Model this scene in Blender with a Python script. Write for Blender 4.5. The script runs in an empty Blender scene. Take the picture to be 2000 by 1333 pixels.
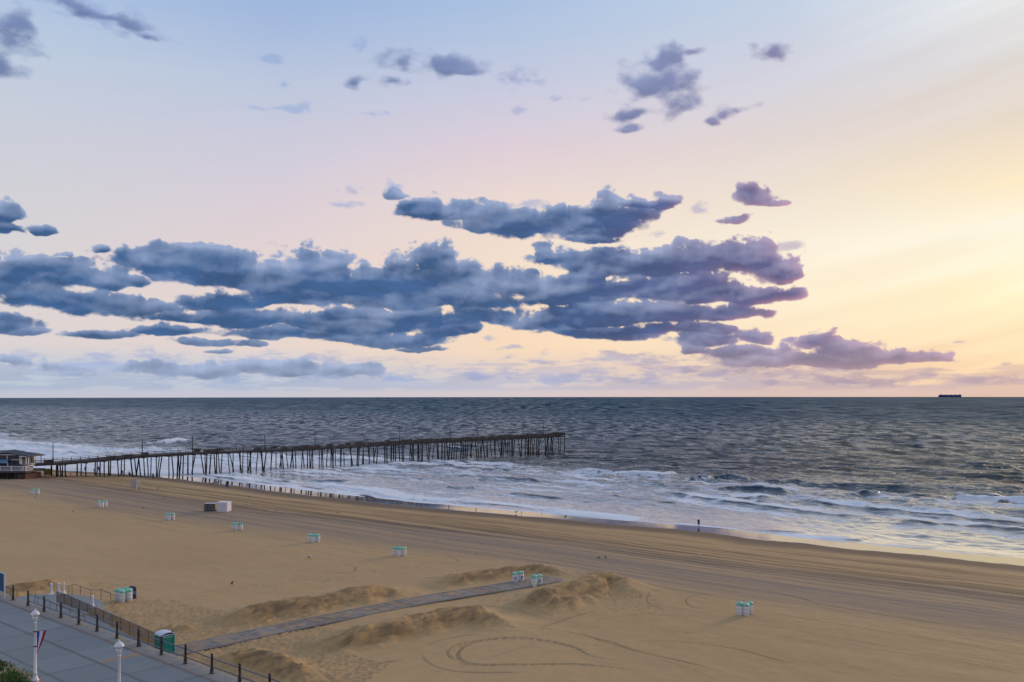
import bpy, bmesh, math, random
import numpy as np
from mathutils import Vector, Matrix

random.seed(7)
scene = bpy.context.scene
COL = scene.collection

# ---------------------------------------------------------------- camera, world, sun, exposure
EYE = 25.0
FPX = 1800.0                       # focal length in pixels of the 2000 px wide photograph
cam_data = bpy.data.cameras.new("camera")
cam_data.sensor_width = 36.0
cam_data.lens = FPX / 2000.0 * 36.0
cam_data.shift_y = (771.3 - 666.5) / 2000.0
cam_data.clip_start = 0.5
cam_data.clip_end = 120000.0
cam = bpy.data.objects.new("camera", cam_data)
COL.objects.link(cam)
cam.location = (0, 0, EYE)
cam.rotation_euler = (math.pi / 2, 0.001, 0)
scene.camera = cam

SUN_AZ = math.radians(43)          # to the right of the view direction (+Y)
SUN_EL = math.radians(11)
sun_data = bpy.data.lights.new("sun", 'SUN')
sun_data.energy = 1.8
sun_data.angle = math.radians(14)
sun_data.color = (1.0, 0.70, 0.44)
sun = bpy.data.objects.new("sun", sun_data)
COL.objects.link(sun)
d = Vector((math.sin(SUN_AZ) * math.cos(SUN_EL), math.cos(SUN_AZ) * math.cos(SUN_EL), math.sin(SUN_EL)))
sun.rotation_euler = (-d).to_track_quat('-Z', 'Y').to_euler()

scene.view_settings.view_transform = 'Standard'
scene.view_settings.look = 'None'
scene.view_settings.gamma = 1.0
scene.view_settings.exposure = 0.0
scene.cycles.max_bounces = 6
scene.cycles.transparent_max_bounces = 8

# ---------- lattice noise ----------
def _hash(ix, iy, seed):
    h = (ix.astype(np.int64) * 374761393 + iy.astype(np.int64) * 668265263 + seed * 974634777) & 0x7fffffff
    h = ((h ^ (h >> 13)) * 1274126177) & 0x7fffffff
    h = ((h ^ (h >> 16)) * 2246822519) & 0x7fffffff
    return ((h ^ (h >> 15)) & 0xffff).astype(np.float32) / 65535.0
def vnoise(x, y, seed=0):
    fx = np.floor(x); fy = np.floor(y)
    ix = fx.astype(np.int64); iy = fy.astype(np.int64)
    u = (x - fx).astype(np.float32); v = (y - fy).astype(np.float32)
    u = u * u * u * (u * (u * 6 - 15) + 10); v = v * v * v * (v * (v * 6 - 15) + 10)
    a = _hash(ix, iy, seed); b = _hash(ix + 1, iy, seed)
    c = _hash(ix, iy + 1, seed); d = _hash(ix + 1, iy + 1, seed)
    return a + (b - a) * u + (c - a) * v + (a - b - c + d) * u * v
def fbm(x, y, octs=5, seed=0, gain=0.5):
    s = 0; a = 1.0; n = 0
    c, q = math.cos(0.6), math.sin(0.6)
    for k in range(octs):
        s = s + a * vnoise(x, y, seed + 17 * k); n += a; a *= gain
        x, y = (c * x - q * y) * 2.03 + 5.3, (q * x + c * y) * 2.03 + 1.7
    return s / n
def sstep(a, b, x):
    t = np.clip((x - a) / (b - a), 0, 1)
    return t * t * (3 - 2 * t)
def lin(c):
    c = np.asarray(c, dtype=np.float64) / 255.0
    return np.where(c <= 0.04045, c / 12.92, ((c + 0.055) / 1.055) ** 2.4)

# ---------- cloud bank: (x, y, rx, ry) of lobes as seen from the hotel, turned into azimuth / elevation ----------
LOBES = [(290,505,70,30),(240,497,25,20),(370,522,90,34),(450,530,90,42),(540,550,110,42),(630,545,90,50),(700,565,100,42),(780,555,90,48),(855,528,52,46),
(900,560,90,45),(980,560,70,34),(1025,555,35,32),(860,588,200,22),(600,580,180,22),(330,495,60,20),
(70,522,90,24),(150,545,90,24),(60,580,90,30),(200,555,50,18),(262,556,32,11),(150,592,120,20),(300,602,70,14),(10,535,60,24),
(430,588,78,24),(400,622,110,12),(330,645,80,10),(480,620,80,24),(580,630,60,20),(560,652,120,12),(420,668,60,8),(490,671,25,6),(430,687,18,4),
(200,652,58,9),(15,632,55,18),(60,648,36,7),
(700,640,90,20),(820,625,120,22),(880,645,60,12),(760,664,110,13),(690,615,80,15),(960,620,70,16),(830,680,50,5),
(780,388,35,12),(815,415,38,18),(875,412,60,14),(950,425,70,18),(1040,440,90,26),(1130,440,110,32),(1190,430,70,32),(1235,404,40,9),(1280,400,24,15),(1150,468,60,12),(920,442,40,12),
(1090,508,50,22),(1160,520,80,28),(1280,520,70,30),(1370,508,90,38),(1440,510,80,30),(1510,530,55,20),(1555,537,25,7),(1150,570,120,36),(1300,560,130,34),
(1430,578,95,18),(1548,575,24,15),(1120,615,90,26),(1250,615,140,26),(1400,610,100,15),(1200,648,120,14),(1300,640,80,15),(1080,630,50,16),(1470,610,38,9),
(1370,665,70,18),(1400,645,55,12),(1470,660,38,13),(1340,685,30,9),(1500,685,60,11),(1590,672,62,20),(1650,688,80,20),(1745,696,60,16),(1805,702,44,9),(1620,706,120,13),(1500,700,110,14),(1420,690,70,14),
(1475,388,38,19),(1440,430,30,8),(1510,400,30,6),
(1265,188,58,40),(1305,180,46,36),(1305,135,26,20),(1345,124,34,8),(1285,150,30,20),(1240,240,45,12),(1300,228,42,24),(1220,264,28,7),
(1508,128,38,22),(1425,232,34,14),(1400,250,22,9),
(785,150,50,26),(860,155,75,20),(915,166,34,12),(700,182,36,14),(770,185,22,12),
(28,98,66,46),(-20,130,60,34),
(450,722,265,15),(300,715,100,11),(610,727,120,11),(22,706,50,12),(130,40,48,11),(195,62,55,12),(255,84,50,13),(298,104,30,8),(0,425,26,28),(15,452,28,12),(75,452,20,5),(180,487,20,8),(-60,540,90,60),(-90,470,60,40)]
FAINT = [(120,36,60,12),(180,58,62,14),(240,80,58,17),(290,102,48,10),(270,70,30,14),(545,230,45,6),(583,224,14,8),(705,118,18,12),(760,190,20,8),(530,140,18,7),(550,185,8,6),(1350,415,18,12),(1285,462,25,9),
(693,375,15,9),(670,405,18,5),(970,704,22,5),(1045,706,32,5),(1047,692,14,7),(985,684,14,3),(955,664,14,4),(1170,702,70,9),(1220,692,40,7),(1280,706,35,9),(1340,700,60,10),
(450,719,280,24),(600,725,160,20),(330,716,120,20),(250,712,60,9),(30,706,52,16),(1000,735,120,9),(1150,740,150,10),(1420,725,160,14),(1600,738,140,9),(1760,740,120,11),(1900,735,80,8),(1980,740,60,9),(760,735,40,8),
(1885,671,14,2),(1842,694,10,3),(1980,709,16,3),(1090,212,30,10),(1015,180,30,18),(1020,232,18,7),(730,238,35,6),(780,370,20,8),(1000,410,60,8),(620,520,30,12),(1520,490,20,6)]
def to_dir(px, py):
    k = (px - 1000.0) / 1800.0
    a = math.atan(k)
    return a * 1800.0, (771.3 - py - k*1.8) * math.cos(a)
def field(A, E, lobes):
    D = np.full(A.shape, 9.0, np.float32); V = np.zeros(A.shape, np.float32)
    for (px, py, rx, ry) in lobes:
        a0, e0 = to_dir(px, py)
        c = math.cos(a0 / 1800.0)
        rx = rx * c * c * 1.03 + 2; ry = ry * c * (1.05 if ry > 14 else 1.0) + 1
        m = (np.abs(A[0] - a0) < 3.2 * rx); i0, i1 = np.argmax(m), len(m) - np.argmax(m[::-1])
        if not m.any(): continue
        sA = A[:, i0:i1]; sE = E[:, i0:i1]
        dy = (sE - e0) / ry
        dy = np.where(dy < 0, dy * 1.25, dy)
        d = np.sqrt(((sA - a0) / rx) ** 2 + dy * dy).astype(np.float32)
        o = D[:, i0:i1]; k = 0.25
        h = np.clip(0.5 + 0.5 * (o - d) / k, 0, 1)
        D[:, i0:i1] = o * (1 - h) + d * h - k * h * (1 - h)
        V[:, i0:i1] = V[:, i0:i1] * (1 - h) + np.clip(dy, -1.4, 1.4) * h
    return D, V
def clouds(A, E):
    """A, E: azimuth and elevation in units of 1/1800 rad -> rgb (linear), alpha"""
    wx = (fbm(A / 70, E / 45, 4, 3) - 0.5); wy = (fbm(A / 70, E / 45, 4, 91) - 0.5)
    A0, E0 = A, E
    A1 = A + wx * 60; E1 = E + wy * 22
    # the lobe field is looked up on the undistorted raster, then the raster is warped by resampling
    D, V = field(A, E, LOBES); F, FV = field(A, E, FAINT)
    ca = (A1 - A[0, 0]) / (A[0, 1] - A[0, 0]); ce = (E1 - E[0, 0]) / (E[1, 0] - E[0, 0])
    def samp(G):
        x = np.clip(ca, 0, G.shape[1] - 1.01); y = np.clip(ce, 0, G.shape[0] - 1.01)
        i = x.astype(int); j = y.astype(int); u = x - i; v = y - j
        return (G[j, i] * (1 - u) + G[j, i + 1] * u) * (1 - v) + (G[j + 1, i] * (1 - u) + G[j + 1, i + 1] * u) * v
    D = samp(D); V = samp(V); F = samp(F); FV = samp(FV)
    lowc = sstep(230, 60, E); hi = sstep(380, 520, E)
    n = fbm(A / 44, E / 27, 7, 7, 0.50) - 0.5
    # rounded cauliflower tops: inverted ridged noise, strongest on the upper side of each lobe
    puff = 0; am = 1.0; fr = 1.0; tot = 0
    for k in range(4):
        th = 0.5 + 0.9 * k; pa, pe = A / 30 * fr, E / 22 * fr; pa = pa + 1.1 * wx * fr; pe = pe + 1.1 * wy * fr
        puff = puff + am * (1 - np.abs(fbm(pa * math.cos(th) - pe * math.sin(th) + 3 * k, pa * math.sin(th) + pe * math.cos(th), 2, 57 + k, 0.35) * 2 - 1) * 1.2); tot += am; am *= 0.5; fr *= 2.1
    puff = puff / tot
    f = 1.24 - D + n * (1.15 - 0.2 * lowc + 0.7 * hi) - (puff - 0.55) * 0.75 * np.clip(0.6 + V, 0.1, 1.2) * (1 - hi)
    al = sstep(0.0, 0.30 + 0.75 * hi, f) * (1 - 0.12 * hi)
    nf = fbm(A / 38, E / (12 + 10 * sstep(100, 300, E)), 7, 33, 0.62) - 0.5
    ff = 1.15 - F * 0.8 + nf * 3.2
    af = sstep(0.0, 1.3, ff) * sstep(1.9, 1.1, F) * 0.62
    # low lilac cumulus line just over the horizon
    hz = fbm(A / 75, E / 10, 6, 71, 0.5)
    ah = sstep(0.45, 0.62, hz + 0.10 * sstep(70, 30, E) - 0.25 * sstep(45, 75, E)) * sstep(4, 14, E) * sstep(85, 60, E) * 0.34
    # light from above / right through the cloud body: optical depth above each point
    dens = al * (0.5 + np.clip(f, 0, 1))
    step = E[1, 0] - E[0, 0]
    cs = np.cumsum(dens, axis=0) * step
    win = max(1, int(46 / step))
    up = np.concatenate([cs[win:], np.repeat(cs[-1:], win, 0)], 0) - cs
    sx = A[0, 1] - A[0, 0]; cx = np.cumsum(dens, axis=1) * sx; wn = max(1, int(40 / sx))
    rt = np.concatenate([cx[:, wn:], np.repeat(cx[:, -1:], wn, 1)], 1) - cx
    win2 = max(1, int(14 / step)); dn = cs - np.concatenate([np.repeat(cs[:1], win2, 0), cs[:-win2]], 0)
    wi3 = max(1, int(9 / step)); up3 = np.concatenate([cs[wi3:], np.repeat(cs[-1:], wi3, 0)], 0) - cs
    sh3 = np.exp(-up3 / 7.5)
    sh = np.exp(-up / 26.0); sr = np.exp(-rt / 26.0); sd = np.exp(-dn / 7.0)
    n2 = fbm(A / 95, E / 36, 3, 201, 0.4); n3 = fbm(A / 95 + 0.10, E / 36 - 0.30, 3, 201, 0.4)
    m2 = fbm(A / 34, E / 24, 4, 301, 0.5); m3 = fbm(A / 34 + 0.15, E / 24 - 0.30, 4, 301, 0.5)
    edge = sstep(0.60, 0.05, f)
    b = 0.07 + 0.20 * np.clip(V, -1.1, 1.1) + 0.52 * sh + (n2 - n3) * 1.1 + (m2 - m3) * (0.12 + 0.40 * sh) + (n2 - 0.5) * 0.55 + 0.14 * edge + 0.24 * sh3 - 0.34 * (puff - 0.5) * (1 - hi)
    b = np.clip(b, 0, 1)
    R = sstep(-300, 900, A) ; R2 = sstep(100, 700, A)
    lo = sstep(260, 60, E)
    dark = lin([50, 90, 138])[None, None] * (1 - R[..., None]) + lin([66, 78, 130])[None, None] * R[..., None]
    lite = lin([150, 168, 204])[None, None] * (1 - R2[..., None]) + lin([168, 158, 190])[None, None] * R2[..., None]
    pink = lin([205, 150, 170])
    dark = dark * (0.80 + 0.75 * np.clip(fbm(A / 70 + 9, E / 24, 5, 411, 0.55) - 0.22, 0, 1))[..., None]
    col = dark * (1 - b[..., None]) + lite * b[..., None]
    pk = np.clip(sd * R2 * 0.70 + sr * R2 * 0.35, 0, 0.7)[..., None]
    col = col * (1 - pk) + pink * pk
    hi2 = (0.55 * sstep(380, 560, E))[..., None]
    col = col * (1 - hi2) + lin([110, 124, 174]) * hi2
    lowmix = (0.75 * sstep(120, 40, E))[..., None]
    lc = lin([165, 178, 205])[None, None] * (1 - R[..., None]) + lin([190, 165, 175])[None, None] * R[..., None]
    col = col * (1 - lowmix) + (lc * (0.75 + 0.5 * b[..., None])) * lowmix
    fcol = (lin([138, 158, 200])[None, None] * (1 - R[..., None]) + lin([172, 152, 175])[None, None] * R[..., None]) * (0.85 + 0.35 * b[..., None])
    a2 = 1 - (1 - af) * (1 - ah)
    alpha = 1 - (1 - al * 0.97) * (1 - a2)
    w = (al * 0.97 / np.maximum(alpha, 1e-4))[..., None]
    rgb = col * w + fcol * (1 - w)
    alpha = alpha * (1 - sstep(1150, 1330, np.abs(A0))) 
    return rgb.astype(np.float32), alpha.astype(np.float32)

# sky colours (as seen in view; unseen sky overhead and behind brightened to light the sand) at four azimuths, by height over the horizon in the same units
SKY_ROWS = [0, 20, 50, 90, 180, 270, 370, 470, 570, 670, 771, 1100, 2000]
SKY_COLS = {
 -1000: [(192,194,208),(186,198,213),(196,203,214),(218,210,212),(217,211,212),(211,210,214),(205,208,215),(200,206,218),(190,204,223),(176,197,225),(160,190,226),(165,182,212),(165,180,208)],
 -450: [(200,198,210),(192,200,214),(205,206,214),(230,213,206),(231,213,207),(226,210,211),(217,206,216),(204,203,220),(188,199,221),(166,186,221),(145,178,221),(165,182,212),(165,180,208)],
 0: [(214,200,203),(210,204,207),(228,208,198),(247,218,188),(247,221,196),(242,222,204),(236,217,209),(223,206,216),(202,203,223),(180,197,224),(165,189,225),(170,184,212),(165,180,208)],
 520: [(218,192,184),(214,192,186),(238,208,184),(252,228,195),(254,238,210),(252,240,220),(238,225,210),(226,214,210),(212,211,222),(198,209,228),(190,209,232),(180,192,214),(165,180,208)],
 960: [(224,192,176),(224,192,174),(248,212,168),(253,226,184),(255,238,196),(255,250,230),(252,232,194),(230,216,200),(226,222,220),(238,238,236),(226,232,234),(198,200,208),(165,180,208)],
 2200: [(200,175,165),(205,178,165),(225,195,165),(230,205,170),(228,208,182),(220,205,190),(205,200,200),(190,195,210),(175,188,215),(160,180,215),(145,170,212),(190,195,208),(165,180,208)],
 5654: [(150,150,175),(160,158,180),(175,170,188),(190,178,195),(195,185,200),(190,186,205),(185,186,208),(180,184,210),(175,184,210),(172,182,210),(170,182,210),(168,181,210),(165,180,208)],
}

def build_world():
    w = bpy.data.worlds.new("World"); scene.world = w; w.use_nodes = True
    nt = w.node_tree; nt.nodes.clear(); N = nt.nodes; L = nt.links
    def node(t, **k):
        n = N.new(t)
        for a, b in k.items(): setattr(n, a, b)
        return n
    def mth(op, a, b=None, c=None):
        n = node('ShaderNodeMath', operation=op)
        for i, v in enumerate((a, b, c)):
            if v is None: continue
            if isinstance(v, (int, float)): n.inputs[i].default_value = v
            else: L.new(v, n.inputs[i])
        return n.outputs[0]
    tc = node('ShaderNodeTexCoord'); sep = node('ShaderNodeSeparateXYZ'); L.new(tc.outputs['Generated'], sep.inputs[0])
    x, y, z = sep.outputs
    az = mth('MULTIPLY', mth('ARCTAN2', x, y), 1800.0)
    hor = mth('SQRT', mth('ADD', mth('MULTIPLY', x, x), mth('MULTIPLY', y, y)))
    el = mth('MULTIPLY', mth('ARCTAN2', z, hor), 1800.0)
    # thin high streaks that run across the right-hand side: tilt the lookup a little with slow noise
    cmb = node('ShaderNodeCombineXYZ'); L.new(mth('MULTIPLY', az, 1 / 700.0), cmb.inputs[0])
    L.new(mth('SUBTRACT', mth('MULTIPLY', el, 1 / 55.0), mth('MULTIPLY', az, 0.22 / 55.0)), cmb.inputs[1])
    nz = node('ShaderNodeTexNoise'); nz.inputs['Scale'].default_value = 1.0; nz.inputs['Detail'].default_value = 4.0; nz.inputs['Roughness'].default_value = 0.5
    L.new(cmb.outputs[0], nz.inputs['Vector'])
    streak = mth('SUBTRACT', nz.outputs['Fac'], 0.5)
    mrr = node('ShaderNodeMapRange'); mrr.inputs[1].default_value = 150; mrr.inputs[2].default_value = 800; mrr.inputs[3].default_value = 0.10; mrr.inputs[4].default_value = 1.0
    L.new(az, mrr.inputs[0])
    streak = mth('MULTIPLY', streak, mrr.outputs[0])
    elj = mth('ADD', el, mth('MULTIPLY', streak, 130.0))
    fac = mth('DIVIDE', elj, 2000.0)
    keys = sorted(SKY_COLS)
    prev = None
    for i, k in enumerate(keys):
        r = node('ShaderNodeValToRGB'); cr = r.color_ramp; cr.interpolation = 'LINEAR'
        for j, row in enumerate(SKY_ROWS):
            c = tuple(lin(SKY_COLS[k][j])) + (1,)
            if j < 2:
                e = cr.elements[j]
            else:
                e = cr.elements.new(row / 2000.0)
            e.position = row / 2000.0
            e.color = c
        # elements sort by position: write again in order
        for j, row in enumerate(SKY_ROWS):
            cr.elements[j].position = row / 2000.0
            cr.elements[j].color = tuple(lin(SKY_COLS[k][j])) + (1,)
        L.new(fac, r.inputs[0])
        if prev is None: prev = r.outputs[0]
        else:
            mr = node('ShaderNodeMapRange'); mr.interpolation_type = 'SMOOTHSTEP' if i == len(keys) - 1 else 'LINEAR'
            mr.inputs[1].default_value = keys[i - 1]; mr.inputs[2].default_value = k
            L.new(az, mr.inputs[0])
            mx = node('ShaderNodeMix', data_type='RGBA'); L.new(mr.outputs[0], mx.inputs[0])
            L.new(prev, mx.inputs[6]); L.new(r.outputs[0], mx.inputs[7]); prev = mx.outputs[2]
    # left of the frame fade towards the same dusk side as behind the camera
    mr = node('ShaderNodeMapRange'); mr.interpolation_type = 'SMOOTHSTEP'; mr.inputs[1].default_value = -1300; mr.inputs[2].default_value = -5000
    L.new(az, mr.inputs[0])
    back = node('ShaderNodeValToRGB'); cr = back.color_ramp
    cr.elements[0].position = 0; cr.elements[0].color = tuple(lin((150, 150, 175))) + (1,)
    cr.elements[1].position = 1; cr.elements[1].color = tuple(lin((165, 180, 208))) + (1,)
    e = cr.elements.new(0.3); e.color = tuple(lin((180, 185, 208))) + (1,)
    L.new(fac, back.inputs[0])
    mx = node('ShaderNodeMix', data_type='RGBA'); L.new(mr.outputs[0], mx.inputs[0]); L.new(prev, mx.inputs[6]); L.new(back.outputs[0], mx.inputs[7]); prev = mx.outputs[2]
    # streak brightness
    br = mth('ADD', 1.0, mth('MULTIPLY', streak, 0.22))
    sc = node('ShaderNodeVectorMath', operation='SCALE'); L.new(prev, sc.inputs[0]); L.new(br, sc.inputs['Scale'])
    # below the horizon: dark sea colour
    mz = node('ShaderNodeMapRange'); mz.inputs[1].default_value = -12; mz.inputs[2].default_value = -8; L.new(el, mz.inputs[0])
    mx = node('ShaderNodeMix', data_type='RGBA'); mx.inputs[6].default_value = (0.05, 0.08, 0.12, 1); L.new(mz.outputs[0], mx.inputs[0]); L.new(sc.outputs[0], mx.inputs[7])
    bg = node('ShaderNodeBackground'); L.new(mx.outputs[2], bg.inputs[0]); bg.inputs[1].default_value = 1.0
    # the physical sky of the same low sun adds its own light on top
    st = node('ShaderNodeTexSky', sky_type='NISHITA', sun_disc=False, sun_elevation=SUN_EL, sun_rotation=SUN_AZ)
    bg2 = node('ShaderNodeBackground'); L.new(st.outputs[0], bg2.inputs[0]); bg2.inputs[1].default_value = 0.001
    ad = node('ShaderNodeAddShader'); L.new(bg.outputs[0], ad.inputs[0]); L.new(bg2.outputs[0], ad.inputs[1])
    out = node('ShaderNodeOutputWorld'); L.new(ad.outputs[0], out.inputs[0])
build_world()

# ---------------------------------------------------------------- generic helpers
CURV = 2 * 7.4e6                   # earth curvature (with refraction)
CA, SA = 0.7526, 0.6585            # shore frame: s runs along the beach, t runs out to sea
LEN = math.hypot(CA, SA); CA /= LEN; SA /= LEN
PHI = -math.atan2(SA, CA)
def st_of(X, Y): return CA * X - SA * Y, SA * X + CA * Y
def xy_of(s, t): return CA * s + SA * t, -SA * s + CA * t
def ray(px, py, z=0.0):
    """the place on the horizontal level z that is seen at a pixel of the photograph, in shore coordinates"""
    r = py - (771.3 - (px - 1000) * 0.001)
    Y = (EYE - z) * FPX / r
    return st_of((px - 1000) * Y / FPX, Y)

class Mat:
    """small node-graph helper"""
    def __init__(s, name, base=(0.5, 0.5, 0.5), rough=0.6, metal=0.0, spec=0.5):
        s.m = bpy.data.materials.new(name); s.m.use_nodes = True
        s.nt = s.m.node_tree; s.N = s.nt.nodes; s.L = s.nt.links
        s.b = s.N['Principled BSDF']
        s.b.inputs['Base Color'].default_value = tuple(base) + (1,)
        s.b.inputs['Roughness'].default_value = rough
        s.b.inputs['Metallic'].default_value = metal
        s.b.inputs['Specular IOR Level'].default_value = spec
        s.tc = s.N.new('ShaderNodeTexCoord')
    def n(s, t, **k):
        n = s.N.new(t)
        for a, b in k.items(): setattr(n, a, b)
        return n
    def put(s, sock, v):
        if isinstance(v, (int, float)): sock.default_value = v
        elif isinstance(v, (tuple, list)): sock.default_value = tuple(v) + ((1,) if len(v) == 3 and len(sock.default_value) == 4 else ())
        else: s.L.new(v, sock)
    def math(s, op, a, b=None, c=None, clamp=False):
        n = s.n('ShaderNodeMath', operation=op); n.use_clamp = clamp
        for i, v in enumerate((a, b, c)):
            if v is not None: s.put(n.inputs[i], v)
        return n.outputs[0]
    def noise(s, scale, detail=4, rough=0.5, vec=None, stretch=None, dist=0.0):
        v = vec or s.tc.outputs['Object']
        if stretch:
            mp = s.n('ShaderNodeMapping'); mp.inputs['Scale'].default_value = stretch; s.L.new(v, mp.inputs[0]); v = mp.outputs[0]
        n = s.n('ShaderNodeTexNoise'); n.inputs['Scale'].default_value = scale; n.inputs['Detail'].default_value = detail
        n.inputs['Roughness'].default_value = rough; n.inputs['Distortion'].default_value = dist
        s.L.new(v, n.inputs['Vector']); return n.outputs['Fac']
    def remap(s, v, a, b, c=0.0, d=1.0, smooth=False):
        n = s.n('ShaderNodeMapRange'); n.clamp = True
        if smooth: n.interpolation_type = 'SMOOTHSTEP'
        s.put(n.inputs[0], v); n.inputs[1].default_value = a; n.inputs[2].default_value = b; n.inputs[3].default_value = c; n.inputs[4].default_value = d
        return n.outputs[0]
    def mix(s, f, a, b, mode='MIX'):
        n = s.n('ShaderNodeMix', data_type='RGBA', blend_type=mode)
        s.put(n.inputs[0], f); s.put(n.inputs[6], a); s.put(n.inputs[7], b); return n.outputs[2]
    def attr(s, name):
        n = s.n('ShaderNodeAttribute'); n.attribute_name = name; return n.outputs['Fac']
    def bump(s, h, strength=0.5, dist=0.1):
        n = s.n('ShaderNodeBump'); s.put(n.inputs['Strength'], strength); n.inputs['Distance'].default_value = dist
        s.L.new(h, n.inputs['Height']); s.L.new(n.outputs[0], s.b.inputs['Normal']); return n
    def base(s, v): s.put(s.b.inputs['Base Color'], v)
    def rough(s, v): s.put(s.b.inputs['Roughness'], v)

def worn(name, col, rough=0.6, var=0.25, scale=3.0, metal=0.0, dirt=None, stretch=None, bump=0.0, spec=0.5):
    """a painted / weathered surface with uneven tone and grime"""
    m = Mat(name, col, rough, metal, spec)
    a = m.noise(scale, 5, 0.6, stretch=stretch)
    lo = tuple(c * (1 - var) for c in col); hi = tuple(min(1, c * (1 + var)) for c in col)
    c = m.mix(m.remap(a, 0.3, 0.7), lo, hi)
    if dirt:
        g = m.remap(m.noise(scale * 2.3, 6, 0.65), 0.52, 0.72)
        c = m.mix(m.math('MULTIPLY', g, 0.6), c, dirt)
    m.base(c)
    m.rough(m.remap(a, 0.3, 0.7, max(0.05, rough - 0.12), min(1, rough + 0.12)))
    if bump: m.bump(a, bump, 0.02)
    return m.m

class MB:
    """collects shapes into one mesh"""
    def __init__(s): s.v = []; s.f = []
    def add(s, vs, fs):
        o = len(s.v); s.v += [tuple(v) for v in vs]; s.f += [tuple(o + i for i in f) for f in fs]; return s
    def box(s, c, size, rz=0.0, M=None, bev=0.0):
        x, y, z = size[0] / 2, size[1] / 2, size[2] / 2
        R = M or Matrix.Rotation(rz, 3, 'Z')
        if bev <= 0:
            vs = [Vector((i * x, j * y, k * z)) for k in (-1, 1) for j in (-1, 1) for i in (-1, 1)]
            fs = [(0, 2, 3, 1), (4, 5, 7, 6), (0, 1, 5, 4), (2, 6, 7, 3), (0, 4, 6, 2), (1, 3, 7, 5)]
            return s.add([R @ v + Vector(c) for v in vs], fs)
        bm = bmesh.new(); bmesh.ops.create_cube(bm, size=1.0)
        for v in bm.verts: v.co = Vector((v.co.x * size[0], v.co.y * size[1], v.co.z * size[2]))
        bmesh.ops.bevel(bm, geom=bm.edges[:], offset=bev, segments=2, affect='EDGES', profile=0.5)
        bm.verts.index_update()
        vs = [R @ v.co + Vector(c) for v in bm.verts]; fs = [[v.index for v in f.verts] for f in bm.faces]; bm.free()
        return s.add(vs, fs)
    def beam(s, a, b, w, h):
        """rectangular bar from a to b (w horizontal, h vertical)"""
        a, b = Vector(a), Vector(b); d = b - a; L = d.length
        if L < 1e-6: return s
        z = d.normalized(); up = Vector((0, 0, 1)) if abs(z.z) < 0.95 else Vector((0, 1, 0))
        x = z.cross(up).normalized(); y = x.cross(z)
        M = Matrix((x, z, y)).transposed()
        return s.box((a + b) / 2, (w, L, h), M=M)
    def tube(s, pts, rad, n=8, cap=True):
        pts = [Vector(p) for p in pts]
        if isinstance(rad, (int, float)): rad = [rad] * len(pts)
        vs = []; prev = None
        for i, p in enumerate(pts):
            t = (pts[min(i + 1, len(pts) - 1)] - pts[max(i - 1, 0)]).normalized()
            if prev is None:
                up = Vector((0, 0, 1)) if abs(t.z) < 0.9 else Vector((1, 0, 0)); x = t.cross(up).normalized()
            else: x = (prev - t * prev.dot(t)).normalized()
            prev = x; y = t.cross(x)
            vs += [p + (x * math.cos(k * 2 * math.pi / n) + y * math.sin(k * 2 * math.pi / n)) * rad[i] for k in range(n)]
        fs = []
        for i in range(len(pts) - 1):
            for k in range(n):
                fs.append((i * n + k, i * n + (k + 1) % n, (i + 1) * n + (k + 1) % n, (i + 1) * n + k))
        if cap: fs += [tuple(range(n))[::-1], tuple((len(pts) - 1) * n + k for k in range(n))]
        return s.add(vs, fs)
    def lathe(s, prof, n=16, o=(0, 0, 0), ry=1.0, wob=None):
        vs = []; fs = []
        for (r, z) in prof:
            for k in range(n):
                a = k * 2 * math.pi / n; q = r * (1 + (wob(a, z) if wob else 0))
                vs.append((o[0] + q * math.cos(a), o[1] + q * ry * math.sin(a), o[2] + z))
        for i in range(len(prof) - 1):
            for k in range(n): fs.append((i * n + k, i * n + (k + 1) % n, (i + 1) * n + (k + 1) % n, (i + 1) * n + k))
        fs += [tuple(range(n))[::-1], tuple((len(prof) - 1) * n + k for k in range(n))]
        return s.add(vs, fs)
    def prism(s, poly, z0, z1):
        n = len(poly); vs = [(p[0], p[1], z0) for p in poly] + [(p[0], p[1], z1) for p in poly]
        fs = [tuple(range(n))[::-1], tuple(range(n, 2 * n))] + [(i, (i + 1) % n, n + (i + 1) % n, n + i) for i in range(n)]
        return s.add(vs, fs)
    def build(s, name, mat, parent=None, smooth=False):
        me = bpy.data.meshes.new(name); me.from_pydata(s.v, [], s.f); me.update()
        if smooth:
            me.polygons.foreach_set('use_smooth', [True] * len(me.polygons)); me.set_sharp_from_angle(angle=math.radians(42))
        me.materials.append(mat)
        o = bpy.data.objects.new(name, me); COL.objects.link(o)
        if parent is not None: o.parent = parent
        return o

def tag(o, label, cat, group=None, kind=None):
    if label: o['label'] = label
    if cat: o['category'] = cat
    if group: o['group'] = group
    if kind: o['kind'] = kind
    return o
def thing(name, label, cat, stz=(0, 0, 0), yaw=0.0, group=None, size=1.0):
    """Empty at the base of a thing; stz in shore coordinates, yaw on top of the shore frame"""
    o = bpy.data.objects.new(name, None); COL.objects.link(o); o.empty_display_size = 0.3
    X, Y = xy_of(stz[0], stz[1]); o.location = (X, Y, stz[2]); o.rotation_euler = (0, 0, PHI + yaw)
    if size != 1.0: o.scale = (size,) * 3
    return tag(o, label, cat, group)
def place(o, stz, yaw=0.0, size=1.0):
    X, Y = xy_of(stz[0], stz[1]); o.location = (X, Y, stz[2]); o.rotation_euler = (0, 0, PHI + yaw)
    if size != 1.0: o.scale = (size,) * 3
    return o
def dup(root, stz, yaw=0.0, label=None, size=1.0):
    r = root.copy(); COL.objects.link(r); place(r, stz, yaw, size)
    if label: r['label'] = label
    for ch in list(root.children):
        c = ch.copy(); COL.objects.link(c); c.parent = r
        for g in ch.children:
            q = g.copy(); COL.objects.link(q); q.parent = c
    return r
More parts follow.
